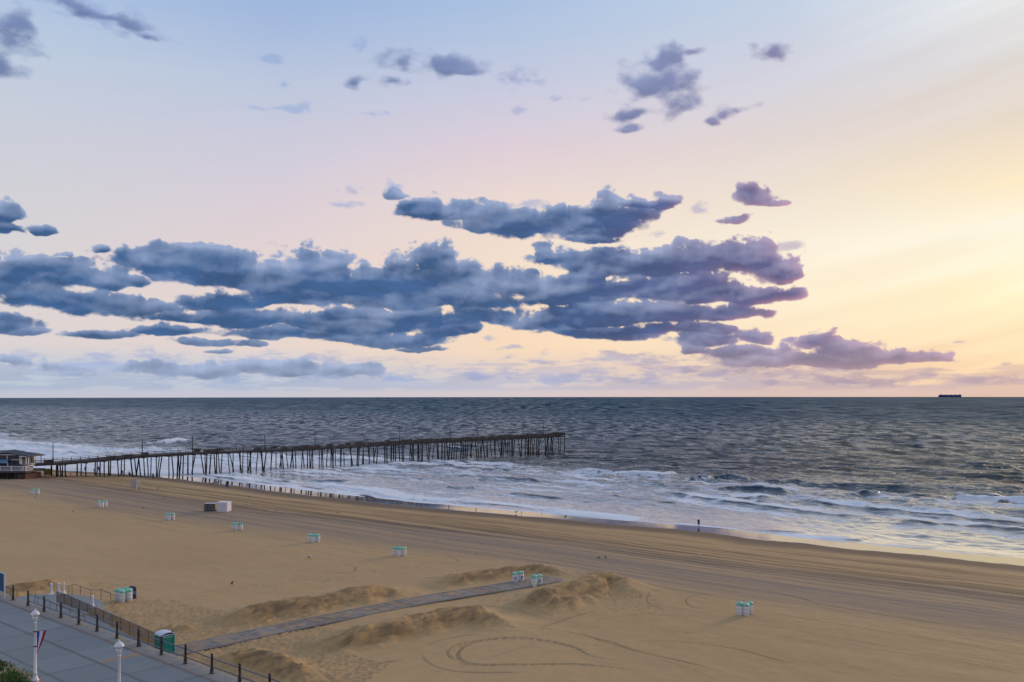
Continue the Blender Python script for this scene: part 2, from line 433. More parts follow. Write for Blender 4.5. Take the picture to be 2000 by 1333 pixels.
def grid_mesh(name, X, Y, Z, mat, attrs=None, flip=False):
    ny, nx = X.shape
    me = bpy.data.meshes.new(name)
    me.vertices.add(nx * ny)
    co = np.stack([X, Y, Z], -1).reshape(-1, 3).astype(np.float32)
    me.vertices.foreach_set('co', co.ravel())
    i = np.arange(nx * ny).reshape(ny, nx)
    q = np.stack([i[:-1, :-1], i[:-1, 1:], i[1:, 1:], i[1:, :-1]], -1).reshape(-1, 4)
    if flip: q = q[:, ::-1]
    nf = len(q)
    me.loops.add(nf * 4); me.polygons.add(nf)
    me.loops.foreach_set('vertex_index', q.astype(np.int32).ravel())
    me.polygons.foreach_set('loop_start', (np.arange(nf) * 4).astype(np.int32))
    me.polygons.foreach_set('use_smooth', np.ones(nf, bool))
    me.update()
    for k, a in (attrs or {}).items():
        if a.ndim == 3:
            at = me.attributes.new(k, 'FLOAT_COLOR', 'POINT'); at.data.foreach_set('color', a.reshape(-1, 4).astype(np.float32).ravel())
        else:
            at = me.attributes.new(k, 'FLOAT', 'POINT'); at.data.foreach_set('value', a.astype(np.float32).ravel())
    me.materials.append(mat)
    o = bpy.data.objects.new(name, me); COL.objects.link(o); return o

# ---------------------------------------------------------------- cloud bank (far dome)
def build_clouds():
    A1 = np.arange(-1330, 1331, 1.25); E1 = np.arange(0, 800, 1.0)
    A, E = np.meshgrid(A1, E1)
    rgb, al = clouds(A, E)
    R = 60000.0
    a = A / 1800.0; e = E / 1800.0
    X = R * np.sin(a); Y = R * np.cos(a); Z = EYE + R * np.tan(e)
    m = Mat('cloud_mat'); m.N.remove(m.b)
    at = m.n('ShaderNodeAttribute'); at.attribute_name = 'cloud'
    em = m.n('ShaderNodeEmission'); m.L.new(at.outputs['Color'], em.inputs[0])
    tr = m.n('ShaderNodeBsdfTransparent'); mx = m.n('ShaderNodeMixShader')
    m.L.new(at.outputs['Alpha'], mx.inputs[0]); m.L.new(tr.outputs[0], mx.inputs[1]); m.L.new(em.outputs[0], mx.inputs[2])
    m.L.new(mx.outputs[0], m.N['Material Output'].inputs[0])
    m.m.cycles.emission_sampling = 'NONE'
    o = grid_mesh('clouds', X, Y, Z, m.m, {'cloud': np.concatenate([rgb, al[..., None]], -1)}, flip=True)
    tag(o, 'bank of dark blue and violet clouds across the morning sky', 'clouds', kind='structure')
build_clouds()

# ---------------------------------------------------------------- beach
EDGE_PX = [(-300, 900), (0, 915), (150, 921), (300, 931), (430, 946), (600, 968), (750, 985), (900, 998), (1050, 1011), (1200, 1025), (1364, 1038), (1500, 1056), (1700, 1076), (2000, 1105), (2300, 1136)]
_e = sorted([ray(x, y, 0.36) for x, y in EDGE_PX])
_es = np.array([p[0] for p in _e]); _et = np.array([p[1] for p in _e])
def edge_t(s): return np.interp(s, _es, _et)
PROF_Q = [-400, -100, -48, -30, -9, 0, 9, 40, 300, 4000]
PROF_Z = [2.3, 2.45, 2.3, 2.05, 0.80, 0.36, 0.0, -0.9, -6.0, -30.0]
def base_z(s, t):
    q = t - edge_t(s)
    z = np.interp(q, PROF_Q, PROF_Z)
    z = np.where(t < 39, np.minimum(z, 2.3), z)
    return z
def ground_at(px, py):
    z = 2.2
    for _ in range(12):
        s, t = ray(px, py, z); z = float(base_z(s, t) + dunes(np.array([s]), np.array([t]), False)[0])
    return s, t, z

# ridges of pushed-up sand: crest line in photograph pixels, height, landward / seaward width
RIDGES = [
 ([(448, 1208), (480, 1196), (560, 1180), (650, 1166), (720, 1153), (765, 1148), (805, 1156)], 1.05, 2.6, 4.2),
 ([(830, 1140), (880, 1128), (950, 1118), (1020, 1109), (1070, 1108), (1110, 1116)], 0.80, 2.2, 3.6),
 ([(600, 1254), (660, 1240), (730, 1226), (800, 1212), (870, 1196), (915, 1190), (955, 1196), (1000, 1208)], 1.25, 3.0, 3.6),
 ([(1000, 1176), (1040, 1166), (1090, 1150), (1140, 1138), (1170, 1126), (1205, 1128), (1250, 1150)], 1.25, 4.4, 3.4, 0.35),
 ([(428, 1284), (460, 1278), (500, 1276), (540, 1290), (580, 1308), (610, 1325)], 0.95, 2.4, 2.4),
 ([(322, 1227), (350, 1222), (385, 1224)], 0.40, 1.6, 1.6),
 ([(-60, 1150), (10, 1152), (60, 1142), (100, 1136), (132, 1142)], 0.85, 2.2, 2.6),
]
_RW = [([ray(x, y, 2.4 + r[1] * 0.8) for x, y in r[0]], r[1], r[2], r[3], r[4] if len(r) > 4 else 1.0) for r in RIDGES]
def dunes(s, t, detail=True):
    z = np.zeros(np.shape(s)); face = np.zeros(np.shape(s))
    if detail:
        w1 = fbm(s / 2.6, t / 2.6, 4, 5) - 0.5; w2 = fbm(s / 2.6, t / 2.6, 4, 55) - 0.5
        rib = fbm(s / 0.80 + t * 0.15, t / 3.4, 5, 12, 0.6)
        ss = s + w1 * 1.8; tt = t + w2 * 1.8
    else: ss, tt = s, t
    for pts, h, wn, wf, rk in _RW:
        x0 = min(p[0] for p in pts) - 9; x1 = max(p[0] for p in pts) + 9; y0 = min(p[1] for p in pts) - 9; y1 = max(p[1] for p in pts) + 9
        m = (ss > x0) & (ss < x1) & (tt > y0) & (tt < y1)
        if not m.any(): continue
        a = ss[m]; b = tt[m]; best = np.full(a.shape, 1e9); hh = np.zeros(a.shape); side = np.zeros(a.shape)
        n = len(pts) - 1
        for i in range(n):
            (ax, ay), (bx, by) = pts[i], pts[i + 1]
            dx, dy = bx - ax, by - ay; L2 = dx * dx + dy * dy
            u = np.clip(((a - ax) * dx + (b - ay) * dy) / L2, 0, 1)
            d = np.hypot(a - ax - u * dx, b - ay - u * dy)
            k = d < best; best = np.where(k, d, best)
            T = (i + u) / n
            hh = np.where(k, 1.12 * h * np.clip(np.minimum(T, 1 - T) * 4.0 + 0.05, 0, 1), hh)
            # landward side = towards the camera
            cr = (a - ax) * (-by + ay) + (b - ay) * (bx - ax)
            cam_side = np.sign((0 - ax) * (-by + ay) + (0 - ay) * (bx - ax))
            side = np.where(k, cr * cam_side, side)
        w = np.where(side > 0, wn, wf)
        r = best / w
        prof = np.where(side > 0, np.clip(1 - r, 0, 1) ** 0.9 * 0.75 + 0.25 * np.exp(-(r * 1.6) ** 2), np.exp(-(r * 1.35) ** 2))
        add = hh * prof
        if detail:
            fl = np.clip(hh, 0, 1) * np.exp(-((r - 0.45) / 0.42) ** 2)
            add = add * (0.82 + 0.42 * fbm(a / 3.1, b / 3.1, 3, 77)) + rk * fl * (rib[m] - 0.5) * np.where(side > 0, 1.25, 0.35)
            add += np.clip(hh, 0, 1) * np.exp(-(r * 0.9) ** 2) * (fbm(a / 0.55, b / 0.55, 3, 44) - 0.5) * 0.12
        z[m] = np.maximum(z[m], add)
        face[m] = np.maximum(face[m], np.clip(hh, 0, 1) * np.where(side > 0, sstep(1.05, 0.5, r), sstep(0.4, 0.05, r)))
    dunes.face = face
    return z

def spline(pts, step):
    P = [pts[0]] + list(pts) + [pts[-1]]; out = []
    for i in range(1, len(P) - 2):
        p0, p1, p2, p3 = (np.array(P[j], float) for j in (i - 1, i, i + 1, i + 2))
        n = max(2, int(np.hypot(*(p2 - p1)) / step))
        for k in range(n):
            u = k / n
            out.append(0.5 * ((2 * p1) + (-p0 + p2) * u + (2 * p0 - 5 * p1 + 4 * p2 - p3) * u * u + (-p0 + 3 * p1 - 3 * p2 + p3) * u ** 3))
    return out
def c8(L): return [(560 + x / 2.381, 1150 + y / 2.381) for x, y in L]
def c7(L): return [(1150 + x / 2.353, 1050 + y / 2.353) for x, y in L]
# tyre marks: (pixels, width m, depth m, kind)
TRACKS = [
 (c8([(1560, 348), (1410, 315), (1360, 290), (1300, 268), (1180, 246), (1060, 240), (950, 245), (860, 262), (805, 290), (792, 318), (822, 345), (905, 361), (1100, 361), (1300, 357), (1430, 362), (1550, 375), (1700, 388)]), 0.42, 0.10, 'tread'),
 (c8([(1360, 278), (1250, 252), (1130, 236), (1000, 236), (880, 250), (790, 270), (745, 295), (760, 325), (820, 352)]), 0.35, 0.08, 'tread'),
 (c8([(1080, 362), (960, 366), (860, 364), (790, 350)]), 0.30, 0.05, ''),
 (c8([(625, 300), (632, 330), (680, 365), (760, 388), (900, 398), (1100, 400)]), 0.38, 0.07, ''),
 (c8([(640, 275), (700, 250), (790, 230), (910, 214)]), 0.30, 0.06, ''),
 (c8([(990, 190), (1165, 189), (1270, 196), (1400, 225), (1500, 250), (1600, 285), (1800, 335), (1990, 380)]), 0.26, 0.09, ''),
 (c8([(1165, 189), (1230, 165), (1330, 132), (1420, 108)]), 0.36, 0.10, ''),
 (c8([(230, 436), (300, 395), (400, 360), (540, 335)]), 0.42, 0.08, ''),
 (c8([(-40, 330), (60, 370), (150, 410), (240, 450)]), 0.40, 0.07, ''),
 (c8([(1700, 330), (1850, 372), (2000, 432)]), 0.22, 0.05, ''),
 (c8([(900, 340), (1150, 260)]), 0.5, 0.03, ''),
 (c7([(-60, 430), (60, 480), (200, 525), (350, 562), (560, 606)]), 0.24, 0.10, ''),
 (c7([(180, 482), (300, 478), (400, 480), (560, 495), (700, 520), (850, 560), (1010, 594)]), 0.24, 0.09, ''),
 (c7([(270, 436), (330, 434), (400, 436), (490, 442)]), 0.20, 0.08, ''),
 (c7([(700, 300), (630, 262), (540, 260), (465, 272), (443, 293), (470, 318), (540, 332), (600, 340), (690, 354), (800, 372)]), 0.26, 0.06, ''),
 (c7([(510, 280), (560, 292), (625, 300)]), 0.22, 0.06, ''),
 (c7([(0, 400), (80, 370), (200, 360), (330, 356), (460, 362)]), 0.26, 0.05, ''),
 (c7([(255, 300), (280, 260), (360, 235)]), 0.4, 0.05, ''), (c7([(255, 280), (280, 310), (350, 332)]), 0.3, 0.05, ''),
 (c7([(640, 222), (760, 232), (850, 250), (960, 275), (1100, 310), (1400, 360), (2000, 445)]), 0.26, 0.07, ''),
 (c7([(820, 378), (880, 385), (1000, 396)]), 0.24, 0.06, ''), (c7([(1060, 372), (1140, 386)]), 0.22, 0.06, ''), (c7([(1280, 456), (1340, 464)]), 0.22, 0.06, ''),
 (c7([(1000, 400), (1300, 420), (1600, 470), (2000, 540)]), 0.22, 0.045, ''), (c7([(1100, 500), (1500, 540), (2000, 632)]), 0.22, 0.045, ''),
 ([(550, 1112), (600, 1118), (680, 1121), (692, 1114), (690, 1108), (670, 1104), (640, 1103)], 0.26, 0.07, ''),
 ([(866, 1085), (885, 1090), (893, 1095), (893, 1098)], 0.35, 0.08, ''), ([(770, 1090), (810, 1094), (845, 1103)], 0.24, 0.05, ''),
 ([(120, 962), (200, 975), (320, 990), (400, 1003)], 0.30, 0.06, ''), ([(190, 967), (240, 970), (266, 963)], 0.30, 0.05, ''),
 ([(400, 965), (460, 972), (510, 985), (508, 1000), (470, 1006), (420, 1004)], 0.35, 0.06, ''), ([(460, 980), (530, 988), (532, 1000), (500, 1012)], 0.35, 0.08, ''),
 ([(310, 1000), (330, 1006), (470, 1012), (560, 1018), (700, 1036), (900, 1060)], 0.30, 0.06, ''),
 ([(620, 1040), (760, 1062), (900, 1078), (1000, 1090), (1200, 1115)], 0.26, 0.06, ''), ([(650, 1028), (830, 1048), (1000, 1068), (1300, 1108)], 0.26, 0.06, ''),
 ([(500, 1188), (560, 1216), (650, 1236)], 0.3, 0.03, ''), ([(930, 1180), (990, 1190), (1050, 1205), (1110, 1214)], 0.3, 0.05, ''), ([(980, 1176), (1060, 1196), (1120, 1204)], 0.3, 0.05, ''),
]
WALKS = [([(311, 1172.5), (400, 1159), (477, 1147), (600, 1133), (672, 1122), (780, 1110), (882, 1097)], 0.75),
         ([(330, 1180), (480, 1152), (600, 1139), (700, 1126), (800, 1112), (890, 1101)], 0.95),
         ([(905, 1180), (960, 1184), (1000, 1186), (1010, 1190)], 0.9)]

def build_ground():
    def steps(a, b, f):
        out = [a]
        while out[-1] < b: out.append(out[-1] + f(out[-1]))
        return out
    ys = steps(66.0, 292.0, lambda y: 0.14 * (y / 70.0) ** 2 if y < 130 else 0.49 + (y - 130) * 0.006)
    ys = [-3000, -1000, -300, -60, 0, 25, 45, 58, 63] + ys + list(np.geomspace(ys[-1] * 1.02, 5000, 30))
    xs = list(-np.geomspace(3000, 176, 18)) + list(np.arange(-172, -60, 0.28)) + list(np.arange(-60, 76, 0.14)) + list(np.arange(76, 112, 0.3)) + list(np.geomspace(114, 3000, 18))
    X, Y = np.meshgrid(np.array(xs, float), np.array(ys, float))
    S, T = st_of(X, Y)
    q = T - edge_t(S)
    Z = base_z(S, T)
    beach = sstep(34, 39, T) * sstep(0, -12, q)
    Z = Z + beach * ((fbm(S / 14, T / 9, 4, 21) - 0.5) * 0.35 + (fbm(S / 2.4, T / 1.6, 3, 22) - 0.5) * 0.05)
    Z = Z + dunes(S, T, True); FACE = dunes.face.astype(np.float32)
    # shore-parallel ruts left by vehicles on the berm
    rut = fbm(S / 38, (T + S * 0.012) / 1.5, 4, 61, 0.6) - 0.5
    Z = Z + rut * 0.16 * sstep(-50, -38, q) * sstep(-3, -10, q)
    dark = np.zeros(X.shape, np.float32)
    xs_a = np.array(xs); ys_a = np.array(ys)
    dep = np.zeros(X.shape)
    rng = np.random.default_rng(3)
    def stamp(s, t, r, depth, dk, rim=0.35, ang=None, asp=1.0):
        x, y = xy_of(s, t)
        R = r * 1.9 * max(1, asp)
        i0, i1 = np.searchsorted(xs_a, (x - R, x + R)); j0, j1 = np.searchsorted(ys_a, (y - R, y + R))
        if i1 <= i0 or j1 <= j0: return
        dx = X[j0:j1, i0:i1] - x; dy = Y[j0:j1, i0:i1] - y
        if ang is not None:
            c, q_ = math.cos(ang), math.sin(ang); dx, dy = dx * c + dy * q_, (-dx * q_ + dy * c) * asp
        rr = np.sqrt(dx * dx + dy * dy) / r
        pr = np.where(rr < 1, -(1 - rr * rr), rim * np.exp(-((rr - 1.25) / 0.3) ** 2)) * depth
        c = dep[j0:j1, i0:i1]; dep[j0:j1, i0:i1] = np.where(np.abs(pr) > np.abs(c), np.where((c < -0.01) & (pr > 0), c, pr), c)
        g = dark[j0:j1, i0:i1]; dark[j0:j1, i0:i1] = np.maximum(g, dk * np.clip(1.25 - rr, 0, 1))
    for pts, w, depth, kind in TRACKS:
        W = [ray(x, y, 2.35) for x, y in pts]
        P = spline(W, 0.13); n = len(P)
        for i, p in enumerate(P):
            u = i / n; fade = min(1, u * 6, (1 - u) * 6) * (0.6 + 0.8 * vnoise(np.array([i * 0.03]), np.array([w * 77]), 5)[0])
            if kind == 'tread':
                fade *= 1.25 if (i // 3) % 2 else 0.55
            stamp(p[0], p[1], w * 0.62, depth * fade, 0.55 * fade * min(1, depth / 0.07))
    for pts, st in WALKS:
        P = spline([ray(x, y, 2.35) for x, y in pts], st)
        for i, p in enumerate(P):
            d = 0.13 if i % 2 else -0.13
            stamp(p[0] + d * 0.6 + rng.normal(0, .05), p[1] + d + rng.normal(0, .05), 0.20, 0.07, 0.6)
    # trampled sand beside the promenade and round the end of the wooden path
    def trample(n, poly):
        poly = [ray(x, y, 2.4) for x, y in poly]
        x0 = min(p[0] for p in poly); x1 = max(p[0] for p in poly); y0 = min(p[1] for p in poly); y1 = max(p[1] for p in poly)
        c = 0
        while c < n:
            s, t = rng.uniform(x0, x1), rng.uniform(y0, y1); ins = False
            for i in range(len(poly)):
                (ax, ay), (bx, by) = poly[i - 1], poly[i]
                if (ay > t) != (by > t) and s < (bx - ax) * (t - ay) / (by - ay) + ax: ins = not ins
            c += 1
            if not ins: continue
            stamp(s, t, rng.uniform(0.16, 0.30), rng.uniform(0.04, 0.11), rng.uniform(0.15, 0.5), 0.5, rng.uniform(0, 3.14), rng.uniform(1, 1.8))
    trample(8500, [(205, 1178), (330, 1172), (430, 1196), (470, 1215), (600, 1200), (640, 1225), (700, 1240), (560, 1290), (660, 1340), (430, 1335), (300, 1262), (225, 1225)])
    trample(1200, [(560, 1265), (640, 1270), (760, 1300), (700, 1345), (560, 1340)])
    trample(500, [(60, 1135), (250, 1140), (260, 1160), (230, 1180), (130, 1165)])
    trample(350, [(930, 1172), (1010, 1150), (1100, 1180), (1250, 1160), (1300, 1150), (1280, 1200), (1100, 1205)])
    trample(160, [(1020, 1110), (1160, 1118), (1200, 1125), (1130, 1140), (1060, 1130)])
    Z = Z + dep
    # the sand is banked a little lower under the promenade
    Z = np.where((T < 38.4) & (T > -60), np.minimum(Z, 2.0), Z)
    Z = np.where(T < 38.4, np.minimum(Z, 2.2), Z)
    Z -= (X * X + Y * Y) / CURV
    m = Mat('sand_mat', rough=0.95, spec=0.25)
    Q = m.attr('q'); TR = m.attr('trod_and_shade')
    big = m.noise(0.06, 4, 0.55, stretch=(0.5, 1, 1)); mid = m.noise(0.9, 5, 0.6); fine = m.noise(9, 4, 0.7)
    dry = m.mix(m.remap(big, 0.3, 0.7), (0.425, 0.276, 0.133), (0.472, 0.318, 0.162))
    dry = m.mix(m.remap(mid, 0.35, 0.65, 0, 0.35), dry, (0.33, 0.22, 0.110))
    dry = m.mix(m.remap(fine, 0.3, 0.7, 0, 0.35), dry, (0.47, 0.335, 0.185))
    # raked, greyer belt and damp wheel ruts running along the shore
    lines = m.noise(1.0, 6, 0.68, stretch=(0.012, 0.85, 1), dist=0.12)
    lines2 = m.noise(1.0, 4, 0.6, stretch=(0.03, 2.3, 1), dist=0.2)
    band = m.math('MULTIPLY', m.remap(Q, -58, -46, smooth=True), m.remap(Q, -27, -33, smooth=True))
    gl = m.math('MULTIPLY', band, m.remap(lines, 0.36, 0.58, 0.25, 1.0))
    c = m.mix(m.math('MULTIPLY', gl, 0.80), dry, (0.185, 0.155, 0.142))
    c = m.mix(m.math('MULTIPLY', band, m.remap(lines2, 0.52, 0.66, 0, 0.50)), c, (0.36, 0.28, 0.21))
    rutz = m.math('MULTIPLY', m.remap(Q, -40, -31, smooth=True), m.remap(Q, -9, -16, 0, 1, smooth=True))
    c = m.mix(m.math('MULTIPLY', rutz, m.remap(lines, 0.42, 0.56, 0.05, 0.80)), c, (0.120, 0.082, 0.048))
    wide = m.math('MULTIPLY', m.remap(Q, -75, -50, smooth=True), m.remap(Q, -3, -12, 0, 1, smooth=True))
    c = m.mix(m.math('MULTIPLY', wide, m.remap(lines2, 0.56, 0.64, 0, 0.40)), c, (0.15, 0.105, 0.065))
    c = m.mix(m.math('MULTIPLY', TR, 0.62), c, (0.17, 0.118, 0.070))  # turned sand, with the shade inside ruts and prints painted as darker colour
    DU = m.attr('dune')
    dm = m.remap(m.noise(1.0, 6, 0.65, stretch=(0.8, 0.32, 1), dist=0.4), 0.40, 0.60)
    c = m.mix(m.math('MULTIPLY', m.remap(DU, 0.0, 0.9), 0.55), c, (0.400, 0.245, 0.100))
    c = m.mix(m.math('MULTIPLY', m.math('MULTIPLY', dm, m.remap(DU, 0.25, 0.9)), 0.72), c, (0.150, 0.100, 0.060))  # damp pushed sand plus painted shade: ridge faces darkened by colour
    # damp edge and the mirror-wet swash
    edge = m.math('ADD', Q, m.remap(m.noise(0.12, 4, 0.6), 0.2, 0.8, -1.6, 1.6))
    c = m.mix(m.remap(edge, -12, -4, 0, 1, smooth=True), c, (0.145, 0.102, 0.070))
    c = m.mix(m.remap(edge, -1.2, 0.6), c, (0.075, 0.055, 0.042))
    m.base(c)
    m.rough(m.remap(edge, -0.6, 0.5, 0.92, 0.055))
    m.put(m.b.inputs['Specular IOR Level'], m.remap(edge, -0.6, 0.5, 0.22, 0.75))
    h = m.math('ADD', m.math('MULTIPLY', mid, 0.5), m.math('MULTIPLY', fine, 0.12))
    h = m.math('ADD', h, m.math('MULTIPLY', lines2, m.math('MULTIPLY', wide, 0.7)))
    h = m.math('ADD', h, m.math('MULTIPLY', DU, m.math('MULTIPLY', m.noise(1.6, 4, 0.6, dist=0.4), 1.2)))
    m.bump(h, m.remap(edge, -1.0, 0.3, 0.55, 0.02), 0.12)
    o = grid_mesh('sand', S, T, Z, m.m, {'q': q, 'trod_and_shade': np.clip(dark, 0, 1), 'dune': FACE})
    o.rotation_euler = (0, 0, PHI)
    tag(o, 'wide tan sand beach with tyre marks, ruts and pushed-up ridges', 'beach', kind='structure')
build_ground()

# ---------------------------------------------------------------- sea
# breakers: crest line in photograph pixels, height m, foam on the face 0..1
BREAKERS = [
 ([(1105, 919), (1150, 921), (1200, 923), (1260, 925), (1320, 929)], 0.9, 1.0), ([(1350, 933), (1392, 926), (1424, 930), (1470, 935)], 1.1, 0.05),
 ([(1460, 936), (1560, 938), (1600, 943), (1660, 945), (1740, 949), (1830, 952)], 0.75, 0.15), ([(1400, 950), (1440, 950), (1488, 954), (1540, 960)], 1.0, 0.5),
 ([(1650, 966), (1800, 968), (1860, 970)], 0.9, 0.2), ([(1850, 970), (1900, 972), (1952, 974), (2060, 980)], 1.2, 1.0),
 ([(1218, 954), (1260, 959), (1320, 966), (1360, 972), (1400, 977), (1440, 984), (1500, 990), (1560, 996), (1600, 1002), (1680, 1010), (1738, 1014)], 0.55, 0.92),
 ([(1350, 965), (1424, 969), (1510, 972)], 0.45, 0.92), ([(1560, 973), (1620, 980), (1680, 987), (1740, 994), (1800, 999), (1880, 1004), (1960, 1012), (2060, 1022)], 0.55, 0.94),
 ([(1738, 1015), (1800, 1022), (1880, 1026), (2000, 1038), (2080, 1044)], 0.5, 0.92), ([(1450, 1035), (1504, 1037), (1568, 1041)], 0.3, 0.15), ([(1590, 1051), (1690, 1054)], 0.3, 0.3),
 ([(1420, 1046), (1500, 1050), (1560, 1056), (1640, 1064)], 0.25, 1.0), ([(1830, 1078), (1900, 1083), (1990, 1090)], 0.4, 0.1), ([(1700, 1066), (1760, 1068), (1820, 1072)], 0.3, 0.1),
 ([(885, 926), (937, 929.5), (990, 934), (1025, 935.6), (1070, 938)], 0.6, 0.5), ([(845, 911), (937, 917), (983, 920), (1045, 920)], 0.6, 0.8), ([(870, 953), (918, 954)], 0.5, 0.1),
 ([(985, 963), (1025, 965), (1051, 968), (1110, 972)], 0.45, 0.3), ([(850, 980), (911, 982), (946, 984), (999, 990), (1051, 994), (1100, 1004), (1200, 1013)], 0.3, 0.9),
 ([(394, 926), (422, 930), (457, 936), (495, 940)], 0.5, 0.9), ([(520, 938), (565, 941)], 0.4, 0.2), ([(610, 937), (626, 935), (672, 940)], 0.5, 0.3),
 ([(597, 941), (635, 948), (705, 956), (736, 961), (757, 969), (827, 975), (935, 981)], 0.35, 1.0),
 ([(68, 857), (84, 855), (98, 857), (124, 859)], 0.9, 0.2), ([(305, 862), (325, 857), (348, 858), (390, 860)], 1.1, 1.0), ([(-80, 850), (0, 848), (25, 849)], 1.0, 1.0), ([(-100, 868), (0, 866), (60, 868), (140, 874)], 0.6, 0.9),
 ([(70, 881), (110, 884), (160, 887)], 0.5, 0.8), ([(330, 890), (400, 893), (450, 896)], 0.5, 0.6), ([(640, 898), (700, 899), (730, 902)], 0.5, 0.8),
 ([(790, 896), (830, 898), (880, 901)], 0.7, 0.9), ([(870, 873), (900, 876), (930, 875)], 0.9, 0.7), ([(1470, 860), (1530, 861)], 0.4, 0.1), ([(1860, 908), (1990, 911)], 0.7, 0.0),
 ([(1200, 940), (1300, 946), (1400, 956)], 0.35, 0.6), ([(1100, 950), (1180, 953), (1240, 960)], 0.35, 0.6), ([(1040, 1002), (1120, 1008), (1250, 1020)], 0.25, 1.0),
 ([(1180, 968), (1260, 976), (1330, 986)], 0.3, 0.3), ([(700, 930), (800, 934), (900, 938)], 0.35, 0.5), ([(650, 915), (740, 917), (800, 919)], 0.45, 0.7),
]
def build_sea():
    rows = np.concatenate([np.arange(385, 4.0, -0.42), np.arange(4.0, 0.9, -0.25)])
    Yr = EYE * FPX / rows
    a = np.concatenate([-np.geomspace(6, 0.66, 14), np.arange(-0.64, 0.641, 0.00082), np.geomspace(0.66, 6, 14)])
    Y, Aa = np.meshgrid(Yr, a, indexing='ij'); X = Aa * Y
    S, T = st_of(X, Y); q = T - edge_t(S)
    dY = np.gradient(Yr)[:, None] * np.ones_like(X)
    rng = np.random.default_rng(11)
    Z = np.zeros_like(X)
    depthf = np.clip((q - 6) / 70.0, 0.04, 1.0)                    # waves die out towards the beach
    near = Yr < 2600
    sub = slice(0, int(near.sum()))
    s_, t_, d_, df = S[sub], T[sub], dY[sub], depthf[sub]
    z = np.zeros_like(s_)
    jx = (fbm(s_ / 60, t_ / 60, 3, 31) - 0.5) * 30
    def comp(lam, ang, amp, ph, sharp=0.0):
        k = 2 * math.pi / lam
        w = np.clip(lam / (d_ * 2.2) - 0.6, 0, 1)
        p = k * (s_ * math.sin(ang) + (t_ + jx * 0.5) * math.cos(ang)) + ph
        return amp * w * (np.cos(p) + sharp * np.cos(2 * p))
    for i in range(10):
        lam = rng.uniform(24, 52); z += comp(lam, rng.normal(0, 0.22), 0.0035 * lam * rng.uniform(.6, 1.2), rng.uniform(0, 6.3), 0.15) * df
    grp = 0.55 + 0.9 * fbm(s_ / 45, t_ / 30, 3, 41)
    for i in range(44):
        lam = float(np.exp(rng.uniform(math.log(2.2), math.log(17)))); z += comp(lam, rng.normal(0.25, 0.65), 0.0075 * lam ** 0.95 * rng.uniform(.5, 1.3), rng.uniform(0, 6.3), 0.1) * (0.18 + 0.82 * df) * grp * np.clip(df * 6, 0.25, 1)
    foam = np.zeros_like(s_); facea = np.zeros_like(s_)
    for pts, h, fo in BREAKERS:
        W = sorted([ray(x, y, h * 0.6) for x, y in pts]); ws = np.array([p[0] for p in W]); wt = np.array([p[1] for p in W])
        m = (s_ > ws[0] - 4) & (s_ < ws[-1] + 4) & (np.abs(t_ - np.interp(s_, ws, wt)) < 26)
        if not m.any(): continue
        ss = s_[m]; tt = t_[m]; tc = np.interp(ss, ws, wt) + (fbm(ss / 9, ss * 0 + h * 31, 3, 83) - 0.5) * 2.6
        L = ws[-1] - ws[0]; u = (ss - ws[0]) / max(L, 1)
        win = sstep(-0.03, 0.16, u) * sstep(1.03, 0.84, u) * (0.75 + 0.5 * vnoise(ss / 11, ss * 0 + 3.3 + h, 9))
        dd = tt - tc
        prof = np.where(dd > 0, np.exp(-(dd / 5.5) ** 2), np.exp(-(dd / 1.7) ** 2))
        z[m] = z[m] + (h * 1.05 * prof - 0.25 * h * np.exp(-((dd + 4) / 3.0) ** 2)) * win
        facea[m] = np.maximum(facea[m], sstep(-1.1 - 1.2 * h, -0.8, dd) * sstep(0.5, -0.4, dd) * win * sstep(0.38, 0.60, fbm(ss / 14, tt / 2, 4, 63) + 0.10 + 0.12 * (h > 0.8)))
        ed = fbm(ss / 2.2, tt / 1.6, 4, 19)
        fr = sstep(-13, -7, dd) * sstep(-1.5, -4, dd) * win * fo * sstep(0.25, 0.5, ed + fo * 0.2)
        tr = sstep(-1.2, 0.4, dd) * sstep(13, 3, dd) * win * fo * 0.98
        foam[m] = np.maximum(foam[m], np.maximum(fr * 0.75, tr)); fullb = (fo >= 0.95) * 1.0
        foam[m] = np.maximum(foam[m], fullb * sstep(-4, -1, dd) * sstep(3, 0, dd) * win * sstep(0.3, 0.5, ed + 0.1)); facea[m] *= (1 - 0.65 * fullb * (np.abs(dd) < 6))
    # worn-out foam between the breakers
    qq = q[sub]
    zone = sstep(6, 14, qq) * sstep(128, 96, qq + (fbm(s_ / 40, t_ / 30, 3, 8) - 0.5) * 40)
    left = sstep(-190, -260, s_)                                          # the surf is whiter beyond the pier
    tw = t_ + (fbm(s_ / 30, t_ / 30, 3, 4) - 0.5) * 12
    n1 = fbm(s_ / 55, tw / 4.2, 5, 101, 0.58); n2 = fbm(s_ / 12, t_ / 2.2, 5, 131, 0.62)
    right = sstep(-150, -60, s_)
    base = sstep(0.40, 0.64, n1 * 0.60 + n2 * 0.40 + 0.07 * left + 0.05 * sstep(55, 85, qq) * sstep(115, 95, qq) - 0.05 * right * sstep(60, 25, qq))
    foam = np.maximum(foam, base * zone * (0.70 + 0.32 * left - 0.30 * right * sstep(75, 45, qq)))
    # swash line: lacy white front that has just run up the sand
    fr = qq - 8.0 - (fbm(s_ / 8, s_ * 0 + 2, 3, 17) - 0.5) * 5
    wdt = np.interp(s_, [-260, -140, -90, -50], [7.0, 4.0, 2.2, 1.2])
    foam = np.maximum(foam, sstep(0, 0.6, fr) * sstep(wdt * 1.6, wdt * 0.5, fr) * (0.55 + 0.6 * n2))
    z = z * sstep(7.0, 13, qq) + 0.02
    Z[sub] = z
    F = np.zeros_like(X); F[sub] = foam; FA = np.zeros_like(X); FA[sub] = facea
    Z -= (X * X + Y * Y) / CURV
